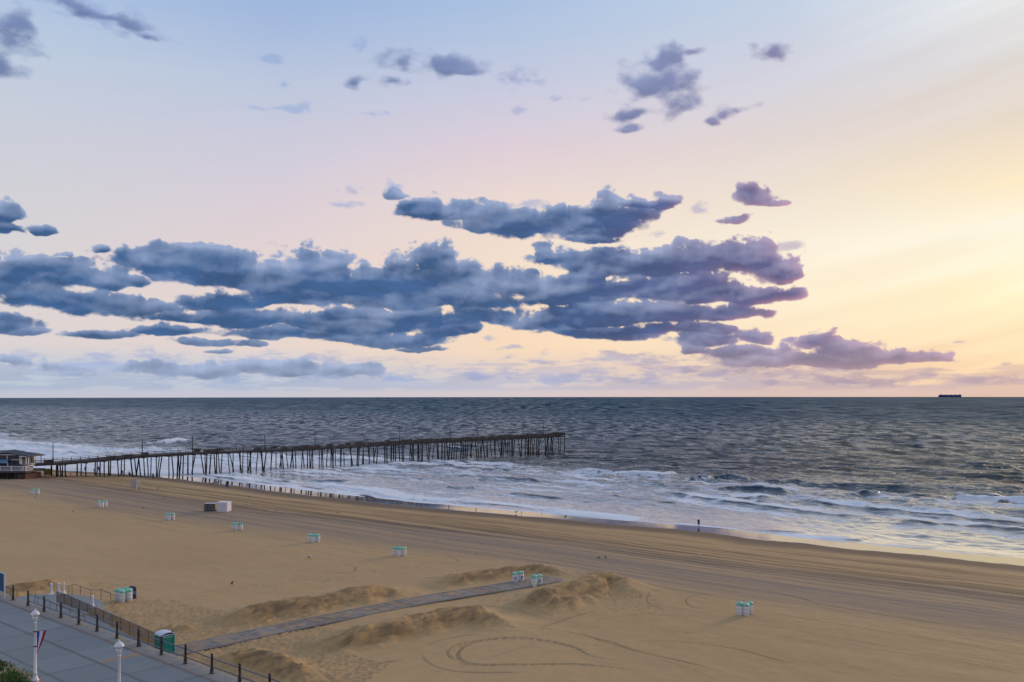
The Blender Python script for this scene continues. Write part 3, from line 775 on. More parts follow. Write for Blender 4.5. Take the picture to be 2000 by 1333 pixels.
    m = Mat('sea_mat', rough=0.08, spec=0.35)
    Fo = m.attr('foam'); Qa = m.attr('q')
    lace = m.noise(0.55, 7, 0.68, stretch=(0.55, 1.5, 1), dist=0.6); lace2 = m.noise(2.4, 4, 0.6, stretch=(0.6, 1.4, 1))
    cov = m.math('ADD', m.math('SUBTRACT', m.math('MULTIPLY', Fo, 1.35), 0.50), m.math('MULTIPLY', m.math('SUBTRACT', lace, 0.5), 1.7))
    cov = m.math('ADD', cov, m.math('MULTIPLY', m.math('SUBTRACT', lace2, 0.5), 1.1))
    cov = m.math('ADD', cov, m.math('MULTIPLY', m.math('SUBTRACT', m.noise(0.16, 4, 0.6, stretch=(0.45, 1.7, 1), dist=0.4), 0.5), 1.5))
    has = m.remap(Fo, 0.02, 0.15)
    cov = m.math('MULTIPLY', m.remap(cov, 0.0, 0.50), has)
    deep = m.mix(m.remap(Qa, 25, 125, smooth=True), (0.160, 0.180, 0.205), (0.004, 0.028, 0.050))
    rot = m.n('ShaderNodeMapping'); rot.inputs['Rotation'].default_value = (0, 0, PHI); m.L.new(m.tc.outputs['Object'], rot.inputs[0])
    g0 = m.noise(1.0, 5, 0.62, stretch=(1 / 14, 1 / 6.5, 1), dist=0.3)
    g1 = m.noise(1.0, 5, 0.66, vec=rot.outputs[0], stretch=(1 / 7, 1 / 24, 1)); g2 = m.noise(1.0, 6, 0.70, vec=rot.outputs[0], stretch=(1 / 16, 1 / 130, 1)); g3 = m.noise(1.0, 6, 0.70, vec=rot.outputs[0], stretch=(1 / 45, 1 / 800, 1))
    def fm(f, a, b):
        n = m.n('ShaderNodeMix', data_type='FLOAT'); m.put(n.inputs[0], f); m.put(n.inputs[2], a); m.put(n.inputs[3], b); return n.outputs[0]
    crest_tone = fm(m.remap(Qa, 130, 330), g0, g1); crest_tone = fm(m.remap(Qa, 500, 1300), crest_tone, g2); crest_tone = fm(m.remap(Qa, 1900, 5000), crest_tone, g3)
    gk = m.remap(crest_tone, 0.41, 0.59)
    fcol = m.mix(gk, (0.003, 0.028, 0.064), (0.028, 0.100, 0.160)); deep = m.mix(m.remap(Qa, 110, 700), deep, fcol)  # unresolved wave crests: light and dark streaks painted into colour and reflection
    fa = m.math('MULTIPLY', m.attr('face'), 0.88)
    deep = m.mix(fa, deep, (0.006, 0.030, 0.070)); cov = m.math('MULTIPLY', cov, m.math('SUBTRACT', 1.0, m.math('MULTIPLY', fa, 0.85)))  # breaker fronts: their weak reflection is painted in as a darker colour
    col = m.mix(cov, deep, (0.74, 0.79, 0.86))
    w1 = m.noise(0.55, 5, 0.62, stretch=(0.45, 1.0, 1), dist=0.3); w2 = m.noise(0.16, 5, 0.65, stretch=(0.4, 1.0, 1)); w3 = m.noise(0.035, 5, 0.6, stretch=(0.35, 1.0, 1))
    ch = m.remap(Qa, 15, 150, 0.10, 1.0)
    far = m.remap(Qa, 300, 1800)
    h = m.math('ADD', m.math('MULTIPLY', w1, 0.5), m.math('MULTIPLY', w2, 1.3))
    h = m.math('ADD', h, m.math('MULTIPLY', w3, m.math('MULTIPLY', far, 9.0)))
    h = m.math('MULTIPLY', h, ch)
    bp = m.n('ShaderNodeBump'); bp.inputs['Strength'].default_value = 1.0; bp.inputs['Distance'].default_value = 2.2; m.L.new(h, bp.inputs['Height'])
    # water surface = body colour under a Fresnel reflection; short unresolved waves hide part of the mirror far out
    df = m.n('ShaderNodeBsdfDiffuse'); m.L.new(col, df.inputs[0]); m.L.new(bp.outputs[0], df.inputs['Normal'])
    gl = m.n('ShaderNodeBsdfGlossy'); gl.inputs[0].default_value = (1, 1, 1, 1); m.put(gl.inputs['Roughness'], m.remap(Qa, 8, 400, 0.08, 0.22)); m.L.new(bp.outputs[0], gl.inputs['Normal'])
    fr_ = m.n('ShaderNodeFresnel'); fr_.inputs['IOR'].default_value = 1.34; m.L.new(bp.outputs[0], fr_.inputs['Normal'])
    refl_tone = fm(m.remap(Qa, 70, 150), 1.75, fm(m.remap(Qa, 170, 900), m.remap(gk, 0, 1, 0.30, 1.45), m.remap(gk, 0, 1, 0.06, 0.58)))
    k = m.math('MULTIPLY', m.math('MULTIPLY', fr_.outputs[0], refl_tone, clamp=True), m.math('SUBTRACT', 1.0, m.math('MAXIMUM', m.math('MULTIPLY', cov, 0.92), m.math('MULTIPLY', fa, 0.6))))
    ms = m.n('ShaderNodeMixShader'); m.L.new(k, ms.inputs[0]); m.L.new(df.outputs[0], ms.inputs[1]); m.L.new(gl.outputs[0], ms.inputs[2])
    m.L.new(ms.outputs[0], m.N['Material Output'].inputs[0]); m.N.remove(m.b)
    o = grid_mesh('sea', S, T, Z, m.m, {'foam': F, 'q': q, 'face': FA})
    o.rotation_euler = (0, 0, PHI)
    tag(o, 'dark blue-green ocean with white surf breaking along the beach', 'sea', kind='structure')
build_sea()

# ---------------------------------------------------------------- materials for objects
M_WHITE = worn('white_paint', (0.66, 0.67, 0.70), 0.45, 0.08, 2.5, dirt=(0.45, 0.42, 0.38))
M_POLE = worn('lamp_paint', (0.70, 0.68, 0.70), 0.4, 0.06, 3.0, dirt=(0.5, 0.46, 0.42))
M_IRON = worn('dark_iron', (0.026, 0.025, 0.028), 0.42, 0.3, 6.0, dirt=(0.06, 0.045, 0.035))
M_RAIL = worn('rail_pipe', (0.10, 0.11, 0.135), 0.38, 0.25, 5.0, metal=0.3)
M_BRONZE = worn('bronze_rail', (0.13, 0.085, 0.06), 0.5, 0.3, 5.0)
M_TEAL = worn('bag_teal', (0.12, 0.48, 0.40), 0.35, 0.35, 5.0, spec=0.6)
M_MINT = worn('bag_mint', (0.26, 0.58, 0.44), 0.4, 0.35, 5.0, spec=0.6)
M_DRUM = worn('drum_plastic', (0.66, 0.67, 0.68), 0.5, 0.10, 2.0, dirt=(0.42, 0.36, 0.28))
M_BLUE = worn('sticker_blue', (0.02, 0.16, 0.50), 0.4, 0.1, 8.0)
M_NAVY = worn('navy_plastic', (0.010, 0.018, 0.115), 0.4, 0.3, 5.0)
M_WOOD = worn('pier_timber', (0.022, 0.019, 0.020), 0.85, 0.55, 1.6, dirt=(0.050, 0.042, 0.040), stretch=(1, 1, 0.3))
M_WOOD2 = worn('pier_deck', (0.060, 0.050, 0.048), 0.85, 0.45, 1.2, dirt=(0.03, 0.025, 0.025))
M_POTTY = worn('potty_teal', (0.008, 0.20, 0.17), 0.35, 0.18, 2.5)
M_ROOFW = worn('roof_white', (0.55, 0.60, 0.70), 0.4, 0.10, 2.5)
M_GREY = worn('weathered_grey', (0.30, 0.31, 0.33), 0.8, 0.25, 4.0)
M_DARK = worn('dark_cloth', (0.012, 0.013, 0.018), 0.9, 0.3, 6.0)
M_SKIN = worn('skin', (0.42, 0.25, 0.18), 0.55, 0.08, 6.0)
M_SKIND = worn('skin_dark', (0.06, 0.038, 0.028), 0.55, 0.08, 6.0)
M_HAIR = worn('hair', (0.018, 0.013, 0.010), 0.7, 0.3, 9.0)
M_REDC = worn('red_cloth', (0.22, 0.02, 0.02), 0.85, 0.25, 6.0)
M_BLUEC = worn('blue_cloth', (0.03, 0.07, 0.30), 0.85, 0.25, 6.0)
M_JEAN = worn('blue_jeans', (0.03, 0.06, 0.14), 0.85, 0.25, 6.0)
M_WHITEC = worn('white_cloth', (0.55, 0.52, 0.60), 0.85, 0.12, 6.0)
M_RED = worn('red_paint', (0.42, 0.03, 0.02), 0.5, 0.2, 6.0)
M_YEL = worn('yellow_paint', (0.33, 0.25, 0.02), 0.55, 0.3, 6.0)

PROM = 3.6
# ---------------------------------------------------------------- promenade
def concrete_mat():
    m = Mat('promenade_concrete', rough=0.7, spec=0.35)
    sep = m.n('ShaderNodeSeparateXYZ'); m.L.new(m.tc.outputs['Object'], sep.inputs[0]); s, t = sep.outputs[0], sep.outputs[1]
    a = m.noise(0.5, 5, 0.6); b = m.noise(6, 5, 0.7)
    # each poured bay has its own tone
    vs = m.n('ShaderNodeTexWhiteNoise', noise_dimensions='2D'); cb = m.n('ShaderNodeCombineXYZ')
    m.L.new(m.math('FLOOR', m.math('DIVIDE', s, 4.6)), cb.inputs[0]); m.L.new(m.math('FLOOR', m.math('DIVIDE', m.math('SUBTRACT', t, 29.6), 3.85)), cb.inputs[1]); m.L.new(cb.outputs[0], vs.inputs['Vector'])
    c = m.mix(vs.outputs['Value'], (0.130, 0.162, 0.185), (0.175, 0.208, 0.230))
    c = m.mix(m.remap(a, 0.3, 0.7, 0, 0.55), c, (0.235, 0.255, 0.265))
    c = m.mix(m.remap(b, 0.35, 0.65, 0, 0.3), c, (0.14, 0.165, 0.18))
    def line(coord, pos, w):
        return m.remap(m.math('ABSOLUTE', m.math('SUBTRACT', coord, pos)), w, w * 0.55)
    wob = m.math('ADD', t, m.remap(m.noise(0.8, 2), 0.2, 0.8, -0.05, 0.05))
    brown = m.math('MULTIPLY', line(wob, 37.15, 0.30), 0.75); c = m.mix(brown, c, (0.15, 0.115, 0.105))
    for p, w, k in ((33.65, 0.22, 0.6), (29.7, 0.20, 0.55), (37.15, 0.07, 0.8), (33.65, 0.05, 0.7)):
        c = m.mix(m.math('MULTIPLY', line(wob, p, w), k), c, (0.085, 0.09, 0.10))
    sm = m.math('ABSOLUTE', m.math('SUBTRACT', m.math('FRACT', m.math('ADD', m.math('DIVIDE', m.math('ADD', s, m.math('MULTIPLY', t, 0.0)), 4.6), 0.43)), 0.5))
    c = m.mix(m.math('MULTIPLY', m.remap(sm, 0.035, 0.008), 0.55), c, (0.075, 0.085, 0.10))
    c = m.mix(m.math('MULTIPLY', m.remap(m.noise(1.0, 6, 0.7, stretch=(0.35, 1.6, 1), dist=0.8), 0.60, 0.68), 0.30), c, (0.08, 0.09, 0.11))
    # blown sand along the seaward edge
    sand = m.math('MULTIPLY', m.remap(t, 37.0, 38.6), m.remap(m.noise(1.6, 6, 0.75), 0.38, 0.6, 0, 0.9)); c = m.mix(sand, c, (0.36, 0.27, 0.17))
    m.base(c); m.rough(m.remap(a, 0.3, 0.7, 0.55, 0.85)); m.bump(b, 0.25, 0.02)
    return m.m
M_CONC = concrete_mat()
M_EDGE = worn('wall_concrete', (0.30, 0.29, 0.27), 0.85, 0.18, 1.5, dirt=(0.22, 0.19, 0.15), bump=0.3)
M_ORANGE = worn('orange_brick', (0.27, 0.185, 0.135), 0.8, 0.18, 5.0, dirt=(0.22, 0.16, 0.12))
M_STEPY = worn('step_edge_paint', (0.42, 0.28, 0.12), 0.7, 0.15, 5.0, dirt=(0.3, 0.25, 0.2))

def st_obj(o, kind=None, label=None, cat=None):
    o.rotation_euler = (0, 0, PHI); return tag(o, label, cat, kind=kind)
def build_promenade():
    mb = MB(); mb.box((-40, 9.2, 2.05), (320, 58.8, 3.1))
    st_obj(mb.build('promenade', M_CONC), 'structure', 'blue-grey concrete promenade of large slabs with dark joints', 'promenade')
    w = MB(); w.box((-40, 38.68, 1.9), (320, 0.16, 3.392))
    st_obj(w.build('sea_wall', M_EDGE), 'structure', 'low concrete wall along the seaward edge of the promenade', 'wall')
    c = MB(); c.box((-73.4, 35.4, PROM + 0.002), (0.85, 3.3, 0.012))
    st_obj(c.build('brick_strip', M_ORANGE), 'structure', 'orange brick strip laid across the promenade slabs', 'paving')
    k = MB(); k.box((-82, 28.55, PROM + 0.002), (30, 0.7, 0.012))
    st_obj(k.build('brick_border', M_ORANGE), 'structure', 'orange brick border beside the planter', 'paving')
    # landing with curved edge, fan of steps and the long ramp inside the mesh fence
    L = MB(); pts = []
    cx, cy = -97.0, 38.78
    for i in range(25):
        a = math.pi * i / 24; pts.append((cx + 6.2 * math.cos(a) * (1.0 if a < 1.57 else 1.15), cy + 5.4 * math.sin(a) ** 0.8 + 0.0))
    L.prism(pts, 1.9, 3.55)
    for k_, (g, z) in enumerate(((0.75, 3.25), (1.5, 2.95), (2.2, 2.65))):
        q = [(cx + 0.3 + (5.9 + g) * math.cos(math.pi * i / 24), cy + (5.0 + g * 0.35) * math.sin(math.pi * i / 24) ** 0.8) for i in range(25) if math.pi * i / 24 < 1.25]
        q += [(cx + 2.0, cy + 4.0 - k_ * 0.02), (cx + 1.4, cy + 0.004 * (k_ + 1))]
        L.prism(q, 1.9, z)
    st_obj(L.build('beach_landing', M_CONC_PLAIN), 'structure', 'rounded concrete landing with steps down to the sand', 'steps')
    E = MB()
    for g, z in ((0.0, 3.552), (0.75, 3.252), (1.5, 2.952)):
        q = []
        for i in range(11):
            a = 0.12 + 0.95 * i / 10; q.append((a, (cx + 0.3 + (5.75 + g) * math.cos(a), cy + (4.85 + g * 0.35) * math.sin(a) ** 0.8)))
        for (a0, p0), (a1, p1) in zip(q[:-1], q[1:]):
            E.beam((p0[0], p0[1], z), (p1[0], p1[1], z), 0.16, 0.012)
    st_obj(E.build('step_markings', M_STEPY), 'structure', 'ochre painted edges of the curved steps', 'marking')
    R = MB()
    n = 12; s0, s1 = -92.5, -77.0
    vs = []
    for i in range(n + 1):
        u = i / n; s = s0 + (s1 - s0) * u; z = 3.54 - 1.1 * u
        vs += [(s, 38.79, z), (s, 40.75, z), (s, 40.75, 1.8), (s, 38.79, 1.8)]
    fs = []
    for i in range(n):
        for j in range(4): fs.append((i * 4 + j, (i + 1) * 4 + j, (i + 1) * 4 + (j + 1) % 4, i * 4 + (j + 1) % 4))
    fs += [(0, 1, 2, 3), (n * 4 + 3, n * 4 + 2, n * 4 + 1, n * 4)]
    R.add(vs, fs); st_obj(R.build('access_ramp', M_CONC_PLAIN), 'structure', 'concrete ramp going down to the beach inside the mesh fence', 'ramp')
M_CONC_PLAIN = worn('landing_concrete', (0.20, 0.225, 0.245), 0.75, 0.15, 1.4, dirt=(0.27, 0.24, 0.20), bump=0.15)
build_promenade()

# planter with shrubs in the lower left corner
def build_planter():
    mb = MB(); mb.box((-76.0, 26.3, 3.55), (22, 3.0, 0.5)); 
    p = st_obj(mb.build('planter', worn('planter_brick', (0.12, 0.07, 0.055), 0.8, 0.25, 6.0)), None, 'low brown planter bed holding the green shrubs by the lamp post', 'planter')
    soil = MB(); soil.box((-76.0, 26.3, 3.79), (21.6, 2.7, 0.06)); soil.build('soil', worn('soil', (0.05, 0.035, 0.025), 0.95, 0.4, 4.0), p)
build_planter()
def leaf_bush(name, label, cat, st, w, h, n, mat, leaf=0.16, spiky=False, stem_mat=None, group=None, seed=0):
    root = thing(name, label, cat, (st[0], st[1], 3.8), 0, group)
    rng = random.Random(seed); f = MB()
    for i in range(n):
        if spiky:
            a = rng.uniform(0, 6.283); el = rng.uniform(0.35, 1.45); L = h * rng.uniform(0.75, 1.1); wd = leaf * rng.uniform(.7, 1.1)
            dx, dy = math.cos(a), math.sin(a); p0 = Vector((dx * .06, dy * .06, .05)); pm = p0 + Vector((dx * math.cos(el) * L * .55, dy * math.cos(el) * L * .55, math.sin(el) * L * .6)); pe = pm + Vector((dx * L * .45, dy * L * .45, math.sin(el) * L * .28))
            nx = Vector((-dy, dx, 0)) * wd
            f.add([p0 - nx * .6, p0 + nx * .6, pm + nx, pm - nx, pe], [(0, 1, 2, 3), (3, 2, 4)])
        else:
            u = rng.random() ** 0.5; a = rng.uniform(0, 6.283); el = rng.uniform(-0.2, 1.57)
            r = 0.55 + 0.45 * u; lump = 1 + 0.22 * math.sin(3 * a + seed) + 0.15 * math.sin(5 * a + 2 * el)
            p = Vector((math.cos(a) * math.cos(el) * w * r * lump, math.sin(a) * math.cos(el) * w * r * lump, max(0.05, math.sin(el) * h * r * lump + 0.12)))
            d = Vector((rng.gauss(0, 1), rng.gauss(0, 1), rng.gauss(.5, .8))).normalized(); e = d.cross(Vector((rng.gauss(0, 1), rng.gauss(0, 1), .3))).normalized()
            l = leaf * rng.uniform(.6, 1.3)
            f.add([p, p + d * l * .5 + e * l * .28, p + d * l, p + d * l * .5 - e * l * .28], [(0, 1, 2, 3)])
    f.build('foliage', mat, root)
    s = MB()
    for i in range(5):
        a = i * 1.3 + seed; s.tube([(0.03 * math.cos(a), 0.03 * math.sin(a), 0), (0.2 * w * math.cos(a), 0.2 * w * math.sin(a), h * .35), (.45 * w * math.cos(a), .45 * w * math.sin(a), h * .7)], [.025, .018, .008], 5)
    s.build('stem', stem_mat or M_HAIR, root)
    return root
def foliage_mat(name, a, b):
    m = Mat(name, a, 0.6, spec=0.3); m.base(m.mix(m.remap(m.noise(2.5, 4, 0.6), 0.3, 0.7), a, b)); return m.m
F1 = foliage_mat('shrub_green', (0.025, 0.062, 0.018), (0.060, 0.120, 0.026)); F2 = foliage_mat('grassy_green', (0.05, 0.12, 0.02), (0.09, 0.17, 0.035)); F3 = foliage_mat('pale_spikes', (0.20, 0.22, 0.10), (0.42, 0.40, 0.22))
leaf_bush('shrub', 'dense dark green shrub nearest the white lamp post in the planter', 'shrub', (-69.6, 26.4), 0.9, 0.75, 1500, F1, 0.13, group='shrubs in the planter', seed=1)
leaf_bush('shrub', 'bright green rounded shrub between the dark shrub and the pale spiky plant', 'shrub', (-71.6, 26.7), 1.0, 0.85, 1700, F2, 0.13, group='shrubs in the planter', seed=4)
leaf_bush('shrub', 'leafy green shrub at the far left end of the planter', 'shrub', (-75.3, 26.9), 1.0, 0.8, 1500, F1, 0.13, group='shrubs in the planter', seed=9)
leaf_bush('spiky_plant', 'pale yellow-green spiky plant in the corner planter', 'plant', (-73.3, 26.6), 0.7, 0.95, 110, F3, 0.045, spiky=True, seed=3)

# ---------------------------------------------------------------- promenade railing
def post_mb():
    return MB().lathe([(0.19, 0), (0.19, 0.06), (0.165, 0.09), (0.15, 0.28), (0.115, 0.50), (0.105, 0.55), (0.115, 0.58), (0.098, 0.62), (0.09, 1.22), (0.115, 1.25), (0.115, 1.29), (0.06, 1.31), (0.055, 1.34), (0.10, 1.38), (0.115, 1.44), (0.10, 1.50), (0.05, 1.54), (0.0, 1.55)], 14)
def ray_on(px, py, z): return ray(px, py, z)
def railing(name, label, ss, t, extra):
    root = thing(name, label, 'railing', (ss[0], t, PROM)); base = ss[0]; first = None
    for s in ss:
        if first is None: first = post_mb().build('post', M_IRON, root, smooth=True); first.location = (0, 0, 0)
        else:
            c = first.copy(); COL.objects.link(c); c.parent = root; c.location = (s - base, 0, 0)
    lo, hi = (ss[0] + extra[0]) - base, (ss[-1] + extra[1]) - base
    MB().tube([(lo, 0, 1.16), (hi, 0, 1.16)], 0.045, 10).build('top_rail', M_RAIL, root, smooth=True)
    MB().tube([(lo, 0, 0.52), (hi, 0, 0.52)], 0.045, 10).build('lower_rail', M_RAIL, root, smooth=True)
    return root
PXP = [(56, 1183), (88, 1194.5), (120.8, 1206.5), (155.8, 1219.4), (191.7, 1232.6), (231.6, 1246.6), (272.5, 1262.3), (316.8, 1279), (364.3, 1296), (414.5, 1315.3)]
SS = [ray(x, y, PROM)[0] for x, y in PXP]
SS += [SS[-1] + 3.83 * i for i in range(1, 5)]
railing('promenade_railing', 'long dark two-rail railing on bulbous iron posts along the promenade edge', SS, 38.12, (0, 0))
s_left = ray(23.6, 1172.7, PROM)[0]
railing('promenade_railing', 'short end of dark railing left of the gap to the beach landing', [s_left - 11.5, s_left - 7.66, s_left - 3.83, s_left], 38.12, (0, 0))

# mesh fence along the ramp
def mesh_fence():
    root = thing('mesh_fence', 'brown picket mesh fence sloping down beside the beach ramp', 'fence', (-98.5, 40.85, 2.2))
    s0, s1 = 0.0, 21.0
    def top(u): return (4.62 - 2.2) - 0.85 * max(0, (u - 0.12)) / 0.88
    def bot(u): return (3.42 - 2.2) - 1.02 * max(0, (u - 0.12)) / 0.88
    P = MB(); n = 210
    for i in range(n + 1):
        u = i / n; s = s0 + (s1 - s0) * u
        P.box((s, 0, (top(u) + bot(u)) / 2), (0.022, 0.022, top(u) - bot(u) - 0.05))
    P.build('pickets', M_BRONZE, root)
    for z, nm in ((top, 'top_rail'), (bot, 'bottom_rail')):
        MB().tube([(s0 + (s1 - s0) * u, 0, z(u)) for u in (0, 0.12, 0.4, 0.7, 1)], 0.035, 8).build(nm, M_RAIL if nm == 'top_rail' else M_BRONZE, root, smooth=True)
    for i in range(13):
        u = i / 12; s = s0 + (s1 - s0) * u
        MB().box((s, 0, (top(u) + bot(u) - 0.5) / 2), (0.06, 0.06, top(u) - bot(u) + 0.5)).build('post', M_BRONZE, root)
mesh_fence()
# lighter ramp handrail between railing and fence, and the curved handrail of the landing
def handrail(name, label, pts, zt, posts, cat='handrail', zdrop=1.0, mid=False):
    W = [(*ray(x, y, z + zt), z + zt) for x, y, z in pts]
    o = W[0]; root = thing(name, label, cat, (o[0], o[1], o[2] - zt))
    P = [(a - o[0], b - o[1], c - (o[2] - zt)) for a, b, c in W]
    MB().tube(P, 0.032, 8).build('rail', M_RAIL, root, smooth=True)
    for i, p in enumerate(P):
        if i in posts: MB().tube([(p[0], p[1], p[2] - zt - 0.1), (p[0], p[1], p[2])], 0.028, 7).build('post', M_BRONZE, root)
    return root
handrail('landing_handrail', 'thin curving handrail around the far side of the beach landing', [(134, 1144.5, 3.5), (140.5, 1143, 3.5), (147, 1142, 3.5), (156.5, 1146, 3.45), (177, 1152.8, 3.4), (197, 1152, 3.2), (216, 1159.5, 2.8), (226, 1162.5, 2.5)], 1.05, (0, 1, 3, 4, 5, 6, 7))
handrail('ramp_handrail', 'slim handrail on the promenade side of the ramp', [(68, 1160, 3.5), (73.5, 1164, 3.5), (97.5, 1173, 3.5), (110, 1181, 3.3), (136, 1192, 3.1), (165, 1206, 2.9)], 0.95, (0, 1, 2, 3, 4, 5))
handrail('stair_handrail', 'short pipe handrail behind the info sign at the left edge', [(-30, 1140, 3.5), (8, 1146, 3.5), (20, 1149.5, 3.5), (33, 1152, 3.5)], 1.0, (0, 1, 2, 3))

# bollards
def bollard():
    root = thing('bollard', '', 'bollard', (0, 0, 0), 0, 'white bollards on the beach landing')
    MB().lathe([(0.25, 0), (0.25, 0.06), (0.20, 0.10), (0.17, 0.24), (0.12, 0.36), (0.105, 0.42), (0.12, 0.45)], 16).build('base', M_WHITE, root, smooth=True)
    MB().lathe([(0.10, 0.45), (0.095, 0.95), (0.13, 0.98), (0.13, 1.01), (0.085, 1.03), (0.07, 1.05)], 16).build('shaft', M_WHITE, root, smooth=True)
    MB().lathe([(0.07, 1.05), (0.12, 1.10), (0.135, 1.16), (0.11, 1.23), (0.05, 1.275), (0.0, 1.285)], 16).build('ball', M_WHITE, root, smooth=True)
    return root
b0 = bollard()
BL = [(99.8, 1162.5, 'white bollard at the left of the landing, standing apart'), (114.6, 1161.5, 'white bollard of the close pair, the one hidden behind the fence end'), (124.0, 1160, 'white bollard of the close pair, nearest the curved handrail'), (180.3, 1187.5, 'white bollard beside the curved painted steps')]
for i, (x, y, lab) in enumerate(BL):
    s, t = ray(x, y, 3.55)
    if i == 0: place(b0, (s, t, 3.55)); b0['label'] = lab
    else: dup(b0, (s, t, 3.55), 0, lab)

# ---------------------------------------------------------------- promenade lamps
def lamp():
    root = thing('street_lamp', '', 'street lamp', (0, 0, 0), 0, 'white promenade lamps')
    MB().lathe([(0.30, 0), (0.30, 0.10), (0.26, 0.16), (0.24, 0.40), (0.27, 0.44), (0.27, 0.50), (0.20, 0.58), (0.15, 0.74), (0.135, 0.80)], 18).build('base', M_POLE, root, smooth=True)
    MB().lathe([(0.125, 0.78), (0.115, 0.95), (0.135, 0.98), (0.11, 1.02), (0.095, 3.0), (0.085, 4.62), (0.12, 4.66), (0.12, 4.70), (0.075, 4.74)], 16).build('pole', M_POLE, root, smooth=True)
    MB().lathe([(0.075, 4.72), (0.10, 4.80), (0.15, 4.90), (0.17, 4.95), (0.12, 4.98)], 16).build('fitter', M_POLE, root, smooth=True)
    g = Mat('lamp_glass', (0.75, 0.78, 0.80), 0.15); g.b.inputs['Transmission Weight'].default_value = 0.6
    MB().lathe([(0.10, 4.975), (0.17, 5.02), (0.20, 5.12), (0.21, 5.26)], 16).build('globe', g.m, root, smooth=True)
    for k in range(4):
        a = k * math.pi / 2 + 0.5; MB().tube([(0.155 * math.cos(a), 0.155 * math.sin(a), 4.96), (0.225 * math.cos(a), 0.225 * math.sin(a), 5.12), (0.235 * math.cos(a), 0.235 * math.sin(a), 5.30)], 0.014, 6).build('strut', M_POLE, root)
    MB().lathe([(0.30, 5.28), (0.315, 5.31), (0.28, 5.40), (0.20, 5.50), (0.11, 5.57), (0.06, 5.60), (0.045, 5.63), (0.06, 5.66), (0.035, 5.70), (0.0, 5.71)], 20).build('cap', M_WHITE, root, smooth=True)
    return root
lp = lamp(); lp['label'] = 'white lamp post carrying a blue, white and red pennant'
s1_, t1_ = st_of((68.2 - 1000) * 67.7 / FPX, 67.7); place(lp, (s1_, t1_, PROM))
s2_, t2_ = st_of((232.3 - 1000) * 59.1 / FPX, 59.1); dup(lp, (s2_, t2_, PROM), 0, 'white lamp post without a pennant, right of the flagged one')
def pennant():
    yaw = -PHI - 0.12
    root = thing('pennant', 'blue, white and red triangular pennant hanging on the white lamp post', 'flag', (s1_, t1_, PROM), yaw)
    # cloth: upper edge horizontal, tapering down to the pole
    x0, x1 = 0.13, 0.88; zt, zb = 4.03, 2.45
    cuts = [0.0, 0.34, 0.70, 1.0]; mats = [worn('flag_blue', (0.012, 0.05, 0.40), 0.8, 0.15, 6), worn('flag_white', (0.66, 0.66, 0.72), 0.8, 0.08, 6), worn('flag_red', (0.36, 0.01, 0.06), 0.8, 0.15, 6)]
    for k, nm in enumerate(('blue_stripe', 'white_stripe', 'red_stripe')):
        vs = []; fs = []; n = 14
        for j in range(n + 1):
            v = j / n
            for u in (cuts[k], (cuts[k] + cuts[k + 1]) / 2, cuts[k + 1]):
                # curved free edge
                w = (1 - v) ** 0.80
                x = x0 + (x1 - x0) * u * w; z = zt - (zt - zb) * v + 0.10 * u * (1 - v)
                y = 0.035 * math.sin(x * 11 + v * 2.5)
                vs.append((x, y, z))
        for j in range(n):
            for i in range(2): fs.append((j * 3 + i, j * 3 + i + 1, (j + 1) * 3 + i + 1, (j + 1) * 3 + i))
        m = MB(); m.add(vs, fs); o = m.build(nm, mats[k], root, smooth=True)
        so = o.modifiers.new('thick', 'SOLIDIFY'); so.thickness = 0.006
    for z in (4.05, 2.95):
        b = MB(); b.lathe([(0.11, z - 0.05), (0.125, z - 0.04), (0.125, z + 0.04), (0.11, z + 0.05)], 12); b.tube([(0.1, 0, z), (0.92 if z > 4 else 0.2, 0, z + (0.1 if z > 4 else 0))], 0.014, 6); b.build('bracket', worn('bracket', (0.10, 0.05, 0.06), 0.5), root)
pennant()

# info sign at the left edge
def info_sign():
    s, t = ray(9.0, 1169, PROM)
    root = thing('info_sign', 'tall blue panel sign in a pale frame at the left edge', 'sign', (s, t, PROM), 0.0)
    w = 1.5
    for x in (0, -w): MB().box((x, 0, 1.3), (0.09, 0.12, 2.6), bev=0.01).build('leg', M_POLE, root)
    f = MB(); f.box((-w / 2, 0, 2.57), (w - 0.09, 0.12, 0.09)); f.box((-w / 2, 0, 0.62), (w - 0.09, 0.12, 0.09)); f.box((-0.075, 0, 1.6), (0.06, 0.115, 1.88)); f.box((-w + 0.075, 0, 1.6), (0.06, 0.115, 1.88)); f.build('frame', worn('frame_teal', (0.30, 0.50, 0.55), 0.4), root)
    MB().box((-w / 2, 0, 1.6), (w - 0.2, 0.06, 1.85)).build('panel', worn('panel_blue', (0.01, 0.055, 0.15), 0.3, 0.4, 3.0), root)
info_sign()

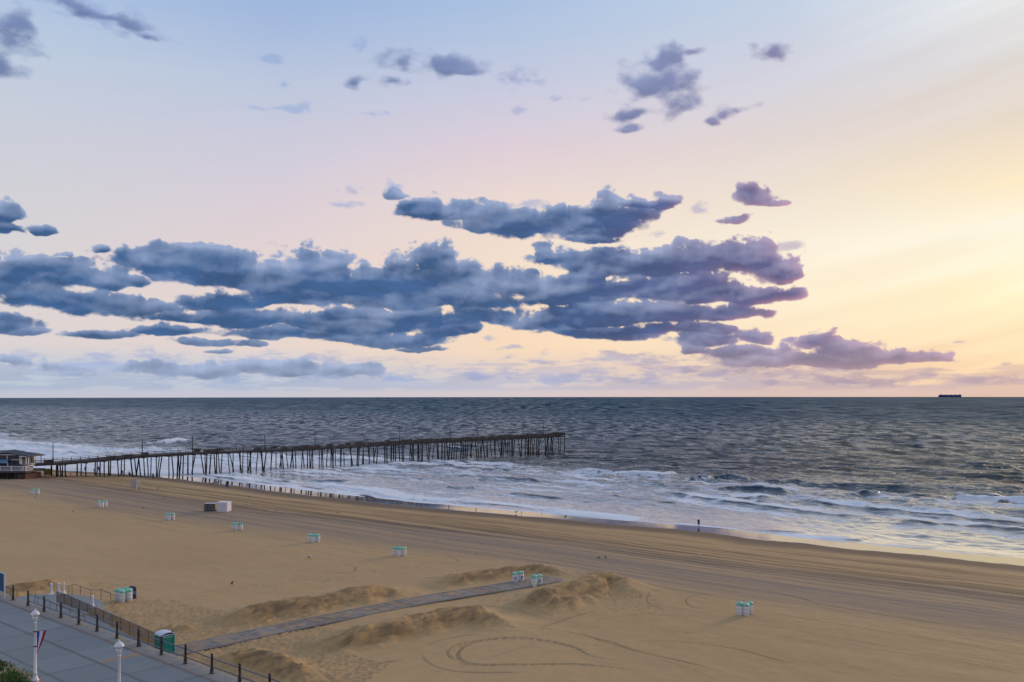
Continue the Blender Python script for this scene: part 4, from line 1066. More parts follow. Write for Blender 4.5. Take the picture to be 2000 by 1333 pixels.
# ---------------------------------------------------------------- wooden path over the sand
def wood_path():
    near = [(344.5, 1283), (600, 1227), (850, 1176), (1030, 1147), (1108, 1134.5)]
    far = [(322, 1270), (582, 1214.7), (800, 1170), (1000, 1137.5), (1060, 1128.5)]
    a = [ray(x, y, 2.42) for x, y in near]; b = [ray(x, y, 2.42) for x, y in far]
    A = lambda t: np.interp(t, [p[1] for p in a], [p[0] for p in a]); B = lambda t: np.interp(t, [p[1] for p in b], [p[0] for p in b])
    rng = random.Random(5)
    root = thing('wooden_path', 'weathered plank path leading from the promenade across the sand', 'boardwalk', (-73, 39, 2.3))
    t = 39.3; k = 0
    def plank(nm, a, b):
        m = Mat(nm, a, 0.8); sp = m.n('ShaderNodeSeparateXYZ'); m.L.new(m.tc.outputs['Object'], sp.inputs[0])
        wn = m.n('ShaderNodeTexWhiteNoise', noise_dimensions='1D'); m.L.new(m.math('FLOOR', m.math('DIVIDE', sp.outputs[1], 0.15)), wn.inputs['W'])
        c = m.mix(wn.outputs['Value'], a, b)
        c = m.mix(m.remap(m.noise(1.0, 5, 0.6, stretch=(3, 12, 1)), 0.35, 0.65, 0, 0.4), c, (0.10, 0.085, 0.08))
        c = m.mix(m.math('MULTIPLY', m.remap(m.noise(0.9, 7, 0.72), 0.42, 0.62), 0.85), c, (0.40, 0.275, 0.15))
        m.base(c); return m.m
    mats = [plank('plank_a', (0.11, 0.115, 0.135), (0.24, 0.24, 0.27)), plank('plank_b', (0.12, 0.12, 0.135), (0.24, 0.235, 0.25)), plank('plank_c', (0.13, 0.105, 0.10), (0.25, 0.215, 0.20)), plank('plank_d', (0.15, 0.16, 0.185), (0.27, 0.28, 0.31))]
    cur = 0
    while t < 88.2:                                       # one section of planks at a time
        L = rng.choice((1.2, 1.5, 1.8)); mb = MB(); n = int(L / 0.15)
        zt = rng.uniform(-0.012, 0.012)
        for i in range(n):
            tt = t + (i + 0.5) * 0.15; sa, sb = A(tt), B(tt)
            z = float(base_z(np.array([(sa + sb) / 2]), np.array([tt]))[0]) + 0.11 - 2.3 + zt
            mb.box(((sa + sb) / 2 + 73, tt - 39, z), (abs(sa - sb) + rng.uniform(-.05, .05), 0.13, 0.06), rz=rng.uniform(-.006, .006))
        mb.build('plank_section', mats[rng.choices((0, 1, 2, 3), (4, 4, 4, 2))[0]], root)
        t += L + 0.01; k += 1
    e = MB(); ts = np.linspace(39.3, 88.6, 26)
    for F_, sg in ((A, 1), (B, -1)):
        P = []
        for t_ in ts:
            s_ = float(F_(t_)) + sg * 0.06; P.append((s_ + 73, t_ - 39, float(base_z(np.array([s_]), np.array([t_]))[0]) + 0.09 - 2.3))
        for p, q in zip(P[:-1], P[1:]): e.beam(p, q, 0.09, 0.16)
    e.build('edge_board', worn('edge_board', (0.26, 0.25, 0.25), 0.8, 0.2, 2.0, dirt=(0.42, 0.29, 0.16)), root)
    MB().box((-0.0, 0.25, 0.14), (3.6, 0.55, 0.10)).build('threshold', M_EDGE, root)
wood_path()

# ---------------------------------------------------------------- litter barrels
def barrel(mat_bag, sticker, lidrise, seed):
    root = thing('litter_barrel', '', 'barrel', (0, 0, 0), 0, 'white litter barrels with green liner bags')
    MB().lathe([(0.27, -0.06), (0.29, 0.0), (0.315, 0.10), (0.325, 0.30), (0.338, 0.32), (0.325, 0.345), (0.325, 0.60), (0.338, 0.62), (0.325, 0.645), (0.32, 0.88), (0.30, 0.93)], 22).build('drum', M_DRUM, root, smooth=True)
    rng = random.Random(seed); ph = [rng.uniform(0, 6.28) for _ in range(4)]
    wob = lambda a, z: 0.016 * math.sin(5 * a + ph[0]) + 0.020 * math.sin(9 * a + ph[1] + z * 9) + (0.05 * math.sin(2 * a + ph[2]) if z > 0.95 else 0)
    MB().lathe([(0.329, 0.80), (0.336, 0.81), (0.334, 0.86), (0.338, 0.92), (0.325, 0.955), (0.27, 0.955 + lidrise * 0.6), (0.15, 0.955 + lidrise), (0.0, 0.94 + lidrise)], 26, wob=wob).build('liner_bag', mat_bag, root, smooth=True)
    MB().lathe([(0.343, 0.86), (0.350, 0.865), (0.350, 0.885), (0.343, 0.89)], 22).build('band', M_MINT if mat_bag is M_TEAL else M_TEAL, root, smooth=True)
    if sticker:
        vs = []; fs = []; R = 0.332
        for k, a in enumerate(np.linspace(-0.42, 0.42, 7)):
            a += -1.25
            vs += [(R * math.cos(a), R * math.sin(a), 0.36), (R * math.cos(a), R * math.sin(a), 0.60)]
        for k in range(6): fs.append((2 * k, 2 * k + 2, 2 * k + 3, 2 * k + 1))
        m = MB(); m.add(vs, fs); o = m.build('sticker', M_BLUE, root); so = o.modifiers.new('thick', 'SOLIDIFY'); so.thickness = 0.006; so.offset = 1
        # small pale symbol on the sticker
        q = MB()
        for zz in (0.44, 0.52):
            vs = []; 
            for a in np.linspace(-0.26, 0.26, 5): a += -1.25; vs += [((R + .010) * math.cos(a), (R + .010) * math.sin(a), zz - 0.014), ((R + .010) * math.cos(a), (R + .010) * math.sin(a), zz + 0.014)]
            q.add(vs, [(2 * k, 2 * k + 2, 2 * k + 3, 2 * k + 1) for k in range(4)])
        q.build('symbol', M_WHITE, o)
    return root
BK = [barrel(M_TEAL, False, 0.10, 1), barrel(M_MINT, False, 0.13, 2), barrel(M_TEAL, False, 0.20, 3), barrel(M_MINT, True, 0.12, 4)]
used = [False] * 4
W3 = ['left-hand', 'middle', 'right-hand']
CL = [
 ('barrel of the trio nearest the pier restaurant', [(62.3, 966), (67.2, 966.6), (73.9, 966.4)], (0, 1, 1)),
 ('barrel of the trio second from the pier restaurant', [(192.8, 990.2), (199.4, 991.2), (206.4, 990.2)], (1, 0, 1)),
 ('barrel of the trio just left of the white crate', [(325.2, 1016), (330, 1016.8), (337.6, 1016)], (0, 0, 1)),
 ('barrel of the trio below the white crate', [(455.8, 1035.3), (462.2, 1036.3), (470.2, 1036)], (0, 1, 0)),
 ('barrel of the trio above the lone gull, left of centre', [(604.6, 1059.3), (612, 1060.3), (620.6, 1059.6)], (1, 0, 1)),
 ('barrel of the trio on open sand beyond the wooden path', [(771, 1085.8), (779, 1087.2), (788.6, 1086.6)], (0, 2, 1)),
 ('barrel of the lone trio on the right of the beach', [(1444, 1201.6), (1457, 1202.6), (1463.5, 1199.5)], (2, 1, 0)),
]
def put_barrel(px, py, kind, lab, yaw, size=0.97, tilt=None):
    s, t, z = ground_at(px, py)
    if not used[kind]:
        used[kind] = True; o = BK[kind]; place(o, (s, t, z), yaw, size); o['label'] = lab
    else: o = dup(BK[kind], (s, t, z), yaw, lab, size)
    o.scale[2] = size * 1.24
    if tilt: o.rotation_euler = (tilt[0], tilt[1], PHI + yaw)
    return o
rng_b = random.Random(4)
for lab, pos, kinds in CL:
    for i, ((x, y), k) in enumerate(zip(pos, kinds)):
        put_barrel(x, y, k, W3[i] + ' white ' + lab, rng_b.uniform(0, 6.2), tilt=(rng_b.uniform(-.02, .02), rng_b.uniform(-.02, .02)))
YW = 0.55
put_barrel(1007, 1138.6, 3, 'leaning white barrel with blue sticker, left of the pair beyond the wooden path', YW, 1.0, (0.0, -0.10))
put_barrel(1018.2, 1136.8, 3, 'white barrel with blue sticker, right of the pair beyond the wooden path', YW + 0.1, 1.0, (0.0, -0.05))
put_barrel(1042.6, 1146.2, 2, 'white barrel with puffed green bag on the near edge of the wooden path', 0.7, 1.0)
put_barrel(1052.8, 1143.6, 3, 'white barrel with blue sticker, right of the near pair on the wooden path', YW - 0.1, 1.0, (0.0, 0.04))
put_barrel(229.5, 1174.5, 0, 'leftmost white barrel of the four by the landing handrail', 0.3, 1.04)
put_barrel(238.2, 1176.5, 1, 'white barrel standing foremost of the four by the landing handrail', 1.3, 1.04)
put_barrel(243.6, 1171.5, 0, 'white barrel at the back of the four by the landing handrail', 2.3, 1.04)
put_barrel(251.8, 1174.3, 1, 'white barrel next to the dark blue bin', 3.3, 1.04)
def blue_bin():
    s, t, z = ground_at(258.2, 1170.5)
    root = thing('recycling_bin', 'dark blue peaked bin behind the four white barrels', 'bin', (s, t, z), 0.2)
    b = MB(); b.box((0, 0, 0.60), (0.62, 0.58, 1.2), bev=0.03); b.build('body', M_NAVY, root)
    l = MB(); l.add([(-.34, -.32, 1.18), (.34, -.32, 1.18), (.34, .32, 1.18), (-.34, .32, 1.18), (-.34, 0, 1.46), (.34, 0, 1.46)], [(0, 3, 2, 1), (0, 1, 5, 4), (2, 3, 4, 5), (0, 4, 3), (1, 2, 5)]); l.build('lid', M_NAVY, root)
    MB().box((0.1, -0.296, 0.85), (0.30, 0.012, 0.16)).build('slot', M_DARK, root)
    MB().box((0.316, 0.0, 0.75), (0.012, 0.34, 0.30)).build('sticker', M_BLUE, root)
blue_bin()

# ---------------------------------------------------------------- portable toilet
def potty():
    z = 2.1; s, t = -75.8, 40.55
    root = thing('portable_toilet', 'teal portable toilet with domed white roof behind the promenade railing', 'portable toilet', (s, t, z), 0.0)
    b = MB(); b.box((0, 0, 1.03), (1.16, 1.16, 2.0), bev=0.03); b.build('cabin', M_POTTY, root)
    MB().box((0, 0, 0.06), (1.22, 1.22, 0.14)).build('skid', M_GREY, root)
    for sx, sy in ((-1, -1), (1, -1), (-1, 1), (1, 1)): MB().box((sx * .575, sy * .575, 1.04), (0.09, 0.09, 1.98), bev=0.012).build('corner_post', worn('corner_teal', (0.02, 0.30, 0.26), 0.35), root)
    # louvred vents under the roof
    for k in range(4): MB().box((0.586, -0.33 + k * 0.22, 1.86), (0.012, 0.16, 0.09)).build('vent', worn('vent_pale', (0.25, 0.50, 0.47), 0.4), root)
    for k in range(3): MB().box((-0.28 + k * 0.28, -0.586, 1.86), (0.18, 0.012, 0.07)).build('vent', M_DARK, root)
    MB().box((0, -0.59, 0.98), (0.72, 0.03, 1.66), bev=0.01).build('door', worn('door_teal', (0.006, 0.15, 0.135), 0.35), root)
    MB().box((0.590, 0, 0.98), (0.02, 0.80, 1.40), bev=0.008).build('side_panel', worn('side_teal', (0.006, 0.23, 0.19), 0.35), root)
    # domed roof
    n = 12; vs = []; fs = []
    for i in range(n + 1):
        for j in range(n + 1):
            x = -1 + 2 * i / n; y = -1 + 2 * j / n
            zz = 2.04 + 0.30 * math.sqrt(max(0, 1 - abs(y) ** 2.2)) * (1 - 0.25 * abs(x) ** 3) + (0.02 if (j % 2) else 0)
            vs.append((x * 0.635, y * 0.635, zz))
    for i in range(n):
        for j in range(n): fs.append((i * (n + 1) + j, (i + 1) * (n + 1) + j, (i + 1) * (n + 1) + j + 1, i * (n + 1) + j + 1))
    m = MB(); m.add(vs, fs); o = m.build('roof', M_ROOFW, root, smooth=True); so = o.modifiers.new('thick', 'SOLIDIFY'); so.thickness = 0.04; so.offset = -1
    MB().box((0, 0, 2.035), (1.27, 1.27, 0.05)).build('roof_rim', M_ROOFW, root)
    MB().tube([(0.50, 0.48, 2.0), (0.50, 0.48, 2.36)], 0.06, 10).build('vent_pipe', M_DARK, root)
potty()

# ---------------------------------------------------------------- white crate and the stacked beach gear
def crate():
    s0, t0, z = ground_at(423.0, 1000.6)       # front lower corner
    yaw = 0.62
    root = thing('storage_crate', 'large plain white storage crate on the sand', 'crate', (s0, t0, z), yaw)
    # local: corner at origin, box extends
    MB().box((1.05, 1.05, 0.93), (2.1, 2.1, 1.80), bev=0.02).build('body', worn('crate_white', (0.60, 0.60, 0.66), 0.5, 0.07, 1.2, dirt=(0.42, 0.40, 0.38)), root)
    MB().box((1.05, 1.05, 1.86), (2.2, 2.2, 0.08), bev=0.015).build('lid', worn('lid_white', (0.66, 0.66, 0.72), 0.45, 0.06, 1.2), root)
    for x in (0.25, 1.85): MB().box((x, 1.05, 0.0), (0.18, 2.0, 0.12)).build('runner', M_WOOD, root)
    return s0, t0, z, yaw
cs, ct, cz, cy = crate()
def gear():
    X, Y = None, None
    s, t, z = ground_at(405.2, 999)
    base = thing('gear_rack', 'dark rack of folded beach chairs beside the white crate', 'rack', (s, t + 0.6, z), cy)
    MB().box((0, 0.2, 1.50), (2.3, 1.3, 0.05)).build('cover', M_WHITEC, base)
    for x in (-1.1, 1.1):
        for y in (-0.4, 0.8): MB().box((x, y, 0.74), (0.07, 0.07, 1.48)).build('post', M_IRON, base)
    MB().box((0, 0.2, 0.06), (2.3, 1.3, 0.1)).build('floor', M_WOOD, base)
    g = random.Random(3); mats = [M_DARK, M_NAVY, M_GREY, M_DARK, M_YEL, M_DARK, M_YEL, M_REDC, M_WHITEC]
    cnt = {}; ORD = ['first', 'second', 'third', 'fourth', 'fifth', 'sixth', 'seventh', 'eighth']
    for i in range(16):
        x = -1.0 + i * 0.132; mt = M_YEL if i in (11, 13, 15) else mats[i % 4]
        c = thing('folded_chair', '', 'folded chair', (0, 0, 0), 0, 'folded beach chairs stacked in the rack')
        wx, wy = xy_of(s, t + 0.6); R = Matrix.Rotation(PHI + cy, 3, 'Z'); off = R @ Vector((x, 0.2, 0.12)); c.location = (wx + off.x, wy + off.y, z + off.z); c.rotation_euler = (0, g.uniform(-.05, .10), PHI + cy)
        MB().box((0, 0, 0.66 + g.uniform(-.05, .04)), (0.055, 1.0, 1.15), bev=0.01).build('canvas', mt, c)
        f = MB(); 
        for y in (-0.53, 0.53): f.beam((0.0, y, 0), (0.03, y, 1.30), 0.04, 0.04)
        f.beam((0, -0.53, 1.22), (0, 0.53, 1.22), 0.03, 0.03); f.build('frame', M_GREY, c)
        kind = 'yellow' if mt is M_YEL else ('grey' if mt is M_GREY else 'navy' if mt is M_NAVY else 'black')
        cnt[kind] = cnt.get(kind, 0) + 1
        tot = {'yellow': 3, 'grey': 3, 'navy': 3, 'black': 7}[kind]
        c['label'] = ORD[cnt[kind] - 1] + ' folded ' + kind + ' beach chair from the left in the rack beside the white crate'
gear()

# ---------------------------------------------------------------- lifeguard stand
def lifeguard_stand():
    s, t, z = ground_at(265, 955.5)
    root = thing('lifeguard_stand', 'tall pale wooden lifeguard chair on the sand below the pier', 'lifeguard chair', (s, t, z), -PHI - 0.35)
    W = 0.85; M = worn('stand_grey', (0.42, 0.43, 0.44), 0.75, 0.15, 3)
    for sx in (-1, 1):
        for (y0, y1, h) in ((-0.95, -0.45, 1.75), (0.95, 0.55, 1.75)):
            m = MB(); m.beam((sx * W * 1.15, y0, -0.05), (sx * W * 0.8, y1, h), 0.11, 0.11); m.build('leg', M, root)
        b = MB(); b.beam((sx * W * 1.10, -0.86, 0.25), (sx * W * 0.86, 0.62, 1.45), 0.07, 0.11); b.beam((sx * W * 1.10, 0.86, 0.25), (sx * W * 0.86, -0.55, 1.45), 0.07, 0.11); b.build('brace', M, root)
        r = MB(); r.beam((sx * W * .8, -0.45, 2.2), (sx * W * .8, 0.55, 2.2), 0.06, 0.06); r.beam((sx * W * .8, 0.55, 1.7), (sx * W * .8, 0.55, 2.2), 0.06, 0.06); r.beam((sx * W * .8, -0.45, 1.7), (sx * W * .8, -0.45, 2.2), 0.06, 0.06); r.build('arm_rest', M, root)
    MB().box((0, 0.05, 1.75), (1.6, 1.2, 0.09)).build('seat', M, root)
    bk = MB()
    for i in range(7): bk.box((-0.72 + i * 0.24, -0.55, 1.55), (0.20, 0.06, 2.1), M=Matrix.Rotation(0.12, 3, 'X'))
    bk.build('backrest', M, root)
    c = MB(); c.beam((-W * 1.12, 0.9, 0.25), (W * 1.12, 0.9, 0.25), 0.07, 0.12); c.beam((-W * 1.0, 0.75, 0.9), (W, 0.75, 0.9), 0.07, 0.12); c.build('crossbar', M, root)
    ft = MB(); ft.box((0, 0.85, 1.15), (1.5, 0.35, 0.06)); ft.build('footrest', M, root)
lifeguard_stand()

# ---------------------------------------------------------------- fishing pier
def near_s(t): return np.interp(t, [95, 150, 190, 230, 313], [-271.5, -264.0, -258.8, -253.8, -243.3])
def deck_z(t): return np.interp(t, [95, 112, 122, 135, 150, 190, 228, 270, 300, 330], [4.9, 5.0, 5.3, 6.0, 6.25, 5.95, 6.45, 6.6, 6.75, 7.1])   # underside of the beams
PW = 6.2
T_END = 312.5
def ground_z(s, t):
    return float(base_z(np.array([s]), np.array([t]))[0])
def pier():
    t0 = 106.0
    root = thing('fishing_pier', 'long dark timber fishing pier on leaning piles reaching out into the sea', 'pier', (float(near_s(t0)), t0, 0))
    ox, oy = float(near_s(t0)), t0
    rng = random.Random(12)
    ts = np.arange(t0, T_END + 0.01, 2.2)
    def P(t, off, z): return (float(near_s(t)) - off - ox, t - oy, z)
    # deck planks (thick boards) and stringers
    d = MB()
    for a in np.arange(t0, T_END, 0.5):
        z = float(deck_z(a)) + 0.66
        d.box(P(a + 0.22, PW / 2, z + rng.uniform(-.01, .012)), (PW + rng.uniform(-.1, .25), 0.46, 0.06), rz=0.13)
    d.build('deck', M_WOOD2, root)
    for off in (0.35, PW / 2, PW - 0.35):
        m = MB()
        for a, b in zip(ts[:-1], ts[1:]): m.beam(P(a, off, float(deck_z(a)) + 0.43 + rng.uniform(-.03, .03)), P(b, off, float(deck_z(b)) + 0.43), 0.22, 0.40)
        m.build('stringer', M_WOOD, root)
    # fascia boards with overhanging ends, seen as the stepped lower edge
    m = MB(); tt = t0
    while tt < T_END - 2:
        L = rng.uniform(4, 6.5); e = min(tt + L, T_END); dz = rng.uniform(-0.10, 0.06)
        m.beam(P(tt, -0.06, float(deck_z(tt)) + 0.36 + dz), P(e, -0.06, float(deck_z(e)) + 0.36 + dz), 0.08, 0.50); tt = e
    m.build('fascia', M_WOOD2, root)
    # railings: each post its own part would pass one hundred, so posts belong to the railing mesh
    for nm, off in (('railing', 0.05), ('railing', PW - 0.05)):
        m = MB(); prev = None; k = 0
        for a in np.arange(t0, T_END + 0.1, 2.4):
            z = float(deck_z(a)) + 0.66; h = 1.14
            m.box(P(a, off, z + h / 2), (0.10, 0.10, h))
            if prev is not None:
                zz = float(deck_z(prev)) + 0.66
                m.beam(P(prev, off, zz + h), P(a, off, z + h), 0.20, 0.06)
                m.beam(P(prev, off, zz + 0.62), P(a, off, z + 0.62), 0.05, 0.14)
                m.beam(P(prev, off, zz + 0.22), P(a, off, z + 0.22), 0.05, 0.14)
                r = rng.random()
                if r < (0.15 if a < 185 else 0.60 if a < 215 else 0.96) * (1.0 if off < 1 else 0.5):                       # boarded-in bays
                    m.box(P((a + prev) / 2, off + 0.03, (z + zz) / 2 + 0.50), (0.04, 2.40, 0.98 + rng.uniform(-.2, .1)), rz=0.127)
            prev = a; k += 1
        m.build(nm, M_WOOD2, root)
    # end rail and benches
    m = MB(); z = float(deck_z(T_END)) + 0.66
    m.beam(P(T_END, 0, z + 1.12), P(T_END, PW, z + 1.12), 0.08, 0.12); m.box(P(T_END, PW / 2, z + 0.55), (PW, 0.06, 1.0), rz=0.13); m.build('end_wall', M_WOOD, root)
    for a in np.arange(160, 305, 13.0):
        z = float(deck_z(a)) + 0.69
        b = MB(); b.box(P(a, 0.75, z + 0.45), (0.45, 2.4, 0.06), rz=0.13); b.box(P(a - 1, 0.75, z + 0.21), (0.40, 0.08, 0.42), rz=0.13); b.box(P(a + 1, 0.75, z + 0.21), (0.40, 0.08, 0.42), rz=0.13)
        b.box(P(a, 0.55, z + 0.75), (0.05, 2.4, 0.35), rz=0.13); b.build('bench', M_WOOD2, root)
    # bents: cap beam and leaning piles
    bents = np.concatenate([[112.6, 113.9, 119.5], np.arange(124.5, T_END + 0.2, 3.76)])
    piles = 0; rest = MB()
    bents = sorted(bents, key=lambda a: a)
    for j, tb in enumerate(bents):
        zc = float(deck_z(tb))
        m = MB(); m.beam(P(tb, -0.5, zc + 0.1), P(tb, PW + 0.5, zc + 0.1), 0.32, 0.30); m.build('cap_beam', M_WOOD, root)
        n = 3 if j % 3 else 4
        offs = [0.25] + sorted(rng.uniform(1.3, PW - 1.3) for _ in range(n - 2)) + [PW - 0.25]
        for o in offs:
            gz = ground_z(float(near_s(tb)) - o, tb)
            zb = max(gz - 1.0, -1.6)
            H = zc - zb
            lean_s = rng.gauss(0, 0.07) * H; lean_t = rng.choice((-1, 1)) * abs(rng.gauss(0, 0.075)) * H if tb > 125 else rng.gauss(0, 0.02) * H
            if o in (offs[0], offs[-1]): lean_s += (0.075 if o == offs[0] else -0.075) * H * (rng.random() < 0.6)
            r0 = rng.uniform(0.16, 0.23)
            a = P(tb, o, zc + 0.02); b = (a[0] + lean_s, a[1] + lean_t, zb)
            mid = tuple((a[i] + b[i]) / 2 + rng.uniform(-.05, .05) for i in range(3))
            if piles < 100: mm = MB(); mm.tube([a, mid, b], [r0 * 0.85, r0 * 0.95, r0 * 1.1], 9); mm.build('pile', M_WOOD, root, smooth=True)
            else: rest.tube([a, mid, b], [r0 * 0.85, r0 * 0.95, r0 * 1.1], 8)
            piles += 1
        if tb > 215 and j % 3 == 0:
            m = MB(); zz = 1.7 + rng.uniform(-.4, 1.0)
            m.beam(P(tb, 0.2, zz), P(tb + 4.3, 0.2, zz + rng.uniform(-.2, .2)), 0.08, 0.14)
            if rng.random() < .5: m.beam(P(tb, 0.2, zz + 2.4), P(tb + 4.3, 0.2, zz + 2.4), 0.06, 0.12)
            m.build('brace', M_WOOD, root)
    r = rest.build('pile', M_WOOD, root, smooth=True); r['kind'] = 'stuff'
pier()

# tall slim lamp poles standing along the pier: pixel column, pixel row of the tip, offset from the near edge
POLES = [(103, 867, 0.1, 0, 'first pole beside the restaurant porch'), (277.5, 857, 0.1, 1, 'pole with a bent arm where the pier leaves the sand'), (375.5, 852, 0.1, 2, 'pole right of the bent-arm pole, above the shallows'),
 (517.5, 849, 0.1, 3, 'pole above the white crate to its right'), (615, 843, 5.6, 0, 'pole where the first boarded-in bays start'), (713, 846, 5.6, 4, 'short pale brown pole on the far side of the deck'),
 (780.7, 837, 0.1, 0, 'pole just left of the two people standing on the pier'), (879.5, 835.5, 0.1, 5, 'pole with a small T-shaped head'), (933, 832.5, 5.6, 3, 'pole right of the T-headed one'),
 (1021.5, 831, 0.1, 0, 'second pole from the seaward end'), (1061.5, 826.5, 5.6, 3, 'last pole, closest to the seaward end')]
def pier_poles():
    brown = worn('pole_brown', (0.20, 0.12, 0.07), 0.7, 0.2)
    for px, py, off, style, lab in POLES:
        k = (px - 1000) / FPX; best = None
        for t in np.arange(104, 312, 0.1):
            s = float(near_s(t)) - off; X, Y = xy_of(s, t); e = abs(X / Y - k)
            if best is None or e < best[0]: best = (e, s, t, Y)
        _, s, t, Y = best
        z0 = float(deck_z(t)) + 0.69; top = EYE - (py - (771.3 - (px - 1000) * .001)) * Y / FPX; h = top - z0
        root = thing('pier_lamp_pole', 'slim dark ' + lab if style != 4 else lab, 'lamp pole', (s, t, z0), 0, 'lamp poles along the fishing pier')
        M = brown if style == 4 else M_WOOD
        MB().tube([(0, 0, -0.4), (0.02, 0, h * .5), (0.0, 0.03, h)], [0.15, 0.13, 0.10], 8).build('pole', M, root, smooth=True)
        a = MB()
        if style == 1: a.tube([(0, 0, h - .05), (-0.25, 0, h + 0.10), (-0.55, 0, h + 0.10)], 0.045, 6)
        elif style == 5: a.box((0, 0, h), (1.1, 0.14, 0.12), rz=-PHI)
        elif style == 2: a.box((0, 0, h * .86), (0.55, 0.1, 0.10), rz=-PHI); a.box((0, 0, h * .60), (0.35, 0.1, 0.10), rz=-PHI)
        elif style == 3: a.box((0.15, 0, h * .82), (0.45, 0.10, 0.10), rz=-PHI)
        else: a.lathe([(0.05, h - .05), (0.12, h), (0.13, h + .16), (0.04, h + .24)], 8)
        a.build('lamp_head', M, root)
pier_poles()

# ---------------------------------------------------------------- pier restaurant at the left edge
def restaurant():
    # local frame: x runs to the right as seen in the photograph (parallel to the image), y away from the camera
    Y = 250.0; X = (51 - 1000) * Y / FPX; s, t = st_of(X, Y)
    z = 2.1
    root = thing('pier_restaurant', 'low grey pier restaurant with white railing and blue awning on a brick base', 'building', (s, t, z), -PHI)
    u = Y / FPX                                          # metres per photo pixel
    def x(px): return (px - 76) * u
    def h(py): return EYE - (py - 772.2) * u - z
    brick = Mat('red_brick', (0.10, 0.035, 0.028), 0.9)
    bt = brick.n('ShaderNodeTexBrick'); bt.inputs['Scale'].default_value = 2.5; brick.L.new(brick.tc.outputs['Object'], bt.inputs['Vector'])
    bt.inputs['Color1'].default_value = (0.13, 0.040, 0.030, 1); bt.inputs['Color2'].default_value = (0.07, 0.026, 0.022, 1); bt.inputs['Mortar'].default_value = (0.09, 0.07, 0.06, 1)
    brick.base(bt.outputs['Color'])
    wallm = worn('slate_wall', (0.085, 0.085, 0.105), 0.8, 0.2, 1.5, stretch=(0.2, 0.2, 3)); trim = worn('trim_white', (0.58, 0.60, 0.66), 0.6, 0.1)
    L = -24.0
    b = MB(); b.box(((L + x(52)) / 2, 5.5, (h(926) - 0.5) / 2 + 0.0), (x(52) - L, 9, h(926) + 0.5)); b.build('base_wall', worn('dark_base', (0.035, 0.022, 0.022), 0.9, 0.4, 1.0), root)
    b = MB(); b.box(((x(52) + x(73)) / 2, 4.5, (h(927) - 0.5) / 2), (x(73) - x(52), 8.4, h(927) + 0.5)); b.build('brick_wall', brick.m, root)
    for px in (40, 56, 70, 20, 4): MB().box((x(px), 0.1, h(925) / 2), (0.35, 0.35, h(925))).build('pier_post', M_WOOD, root)
    MB().box(((L + x(76)) / 2, 5.0, h(922.5)), (x(76) - L, 10.4, 0.55)).build('floor', worn('floor_dark', (0.05, 0.045, 0.05), 0.8, 0.3), root)
    r = MB()
    for px in (2.5, 25, 47, 69.5, 75.2): r.box((x(px), 0, (h(911) + h(924)) / 2 + 0.1), (0.22, 0.22, h(911) - h(924)))
    for px in range(-120, 0, 22): r.box((x(px), 0, (h(911) + h(924)) / 2 + 0.1), (0.22, 0.22, h(911) - h(924)))
    for py, th in ((911.5, 0.20), (914.5, 0.12), (917, 0.12), (919.5, 0.16)): r.box(((L + x(75)) / 2, -0.02, h(py)), (x(75) - L, 0.10, th)); r.box((x(75.2), 1.9, h(py)), (0.10, 3.8, th))
    r.build('railing', trim, root)
    w = MB(); w.box(((L + x(55)) / 2, 5.8, (h(890) + h(921)) / 2), (x(55) - L, 7.0, h(890) - h(921))); w.build('wall', wallm, root)
    f = MB(); f.box(((L + x(55)) / 2, 2.26, h(889.5)), (x(55) - L + 0.2, 0.12, 0.30)); f.box(((x(39) + x(55)) / 2, 2.26, h(899.5)), (x(55) - x(39), 0.10, 0.18)); f.box((x(55), 2.26, (h(890) + h(908)) / 2), (0.24, 0.13, h(890) - h(908))); f.box((x(30), 2.26, (h(890) + h(899)) / 2), (0.20, 0.12, h(890) - h(899)))
    f.build('trim', trim, root)
    gl = worn('dark_glass', (0.02, 0.03, 0.055), 0.15, 0.3)
    for a, c in ((x(40), x(54)), (x(19), x(37)), (x(1), x(16)), (x(-24), x(-3))):
        o = MB(); o.box(((a + c) / 2, 2.27, (h(901) + h(909)) / 2), (c - a, 0.08, h(901) - h(909))); o.build('window', gl, root)
    for a, c in ((x(32), x(53)), (x(4), x(28))): MB().box(((a + c) / 2, 2.275, (h(892) + h(898)) / 2), (c - a, 0.07, h(892) - h(898))).build('screen', worn('screen_dark', (0.045, 0.04, 0.05), 0.5, 0.2), root)
    aw = MB(); z1, z0 = h(898.5), h(904.5); xa, xb = L, x(39)
    aw.add([(xa, 0.3, z0), (xb, 0.3, z0), (xb - 1.0, 2.2, z1), (xa, 2.2, z1), (xa, 0.3, z0 - .12), (xb, 0.3, z0 - .12), (xb - 1, 2.2, z1 - .12), (xa, 2.2, z1 - .12)], [(0, 1, 2, 3), (7, 6, 5, 4), (0, 4, 5, 1), (1, 5, 6, 2), (3, 2, 6, 7), (0, 3, 7, 4)])
    aw.build('awning', worn('awning_blue', (0.10, 0.19, 0.30), 0.6, 0.3, 0.6), root)
    for px in (17, 38.3): MB().box((x(px), 0.42, (h(904) + h(912)) / 2), (0.16, 0.16, h(904) - h(912))).build('awning_post', trim, root)
    # pitched roof that slopes down over the porch
    rf = MB(); pr = [(L, h(887.5)), (x(10), h(885.5)), (x(32), h(884)), (x(55), h(888)), (x(79), h(891.6))]
    vs = []
    for (a, c) in pr: vs += [(a, 1.7, c - 0.15), (a, 5.6, c + 0.45), (a, 9.6, c - 0.15), (a, 9.6, c - 0.35), (a, 1.7, c - 0.35)]
    fs = []
    for i in range(len(pr) - 1):
        for j in range(5): fs.append((i * 5 + j, i * 5 + (j + 1) % 5, (i + 1) * 5 + (j + 1) % 5, (i + 1) * 5 + j))
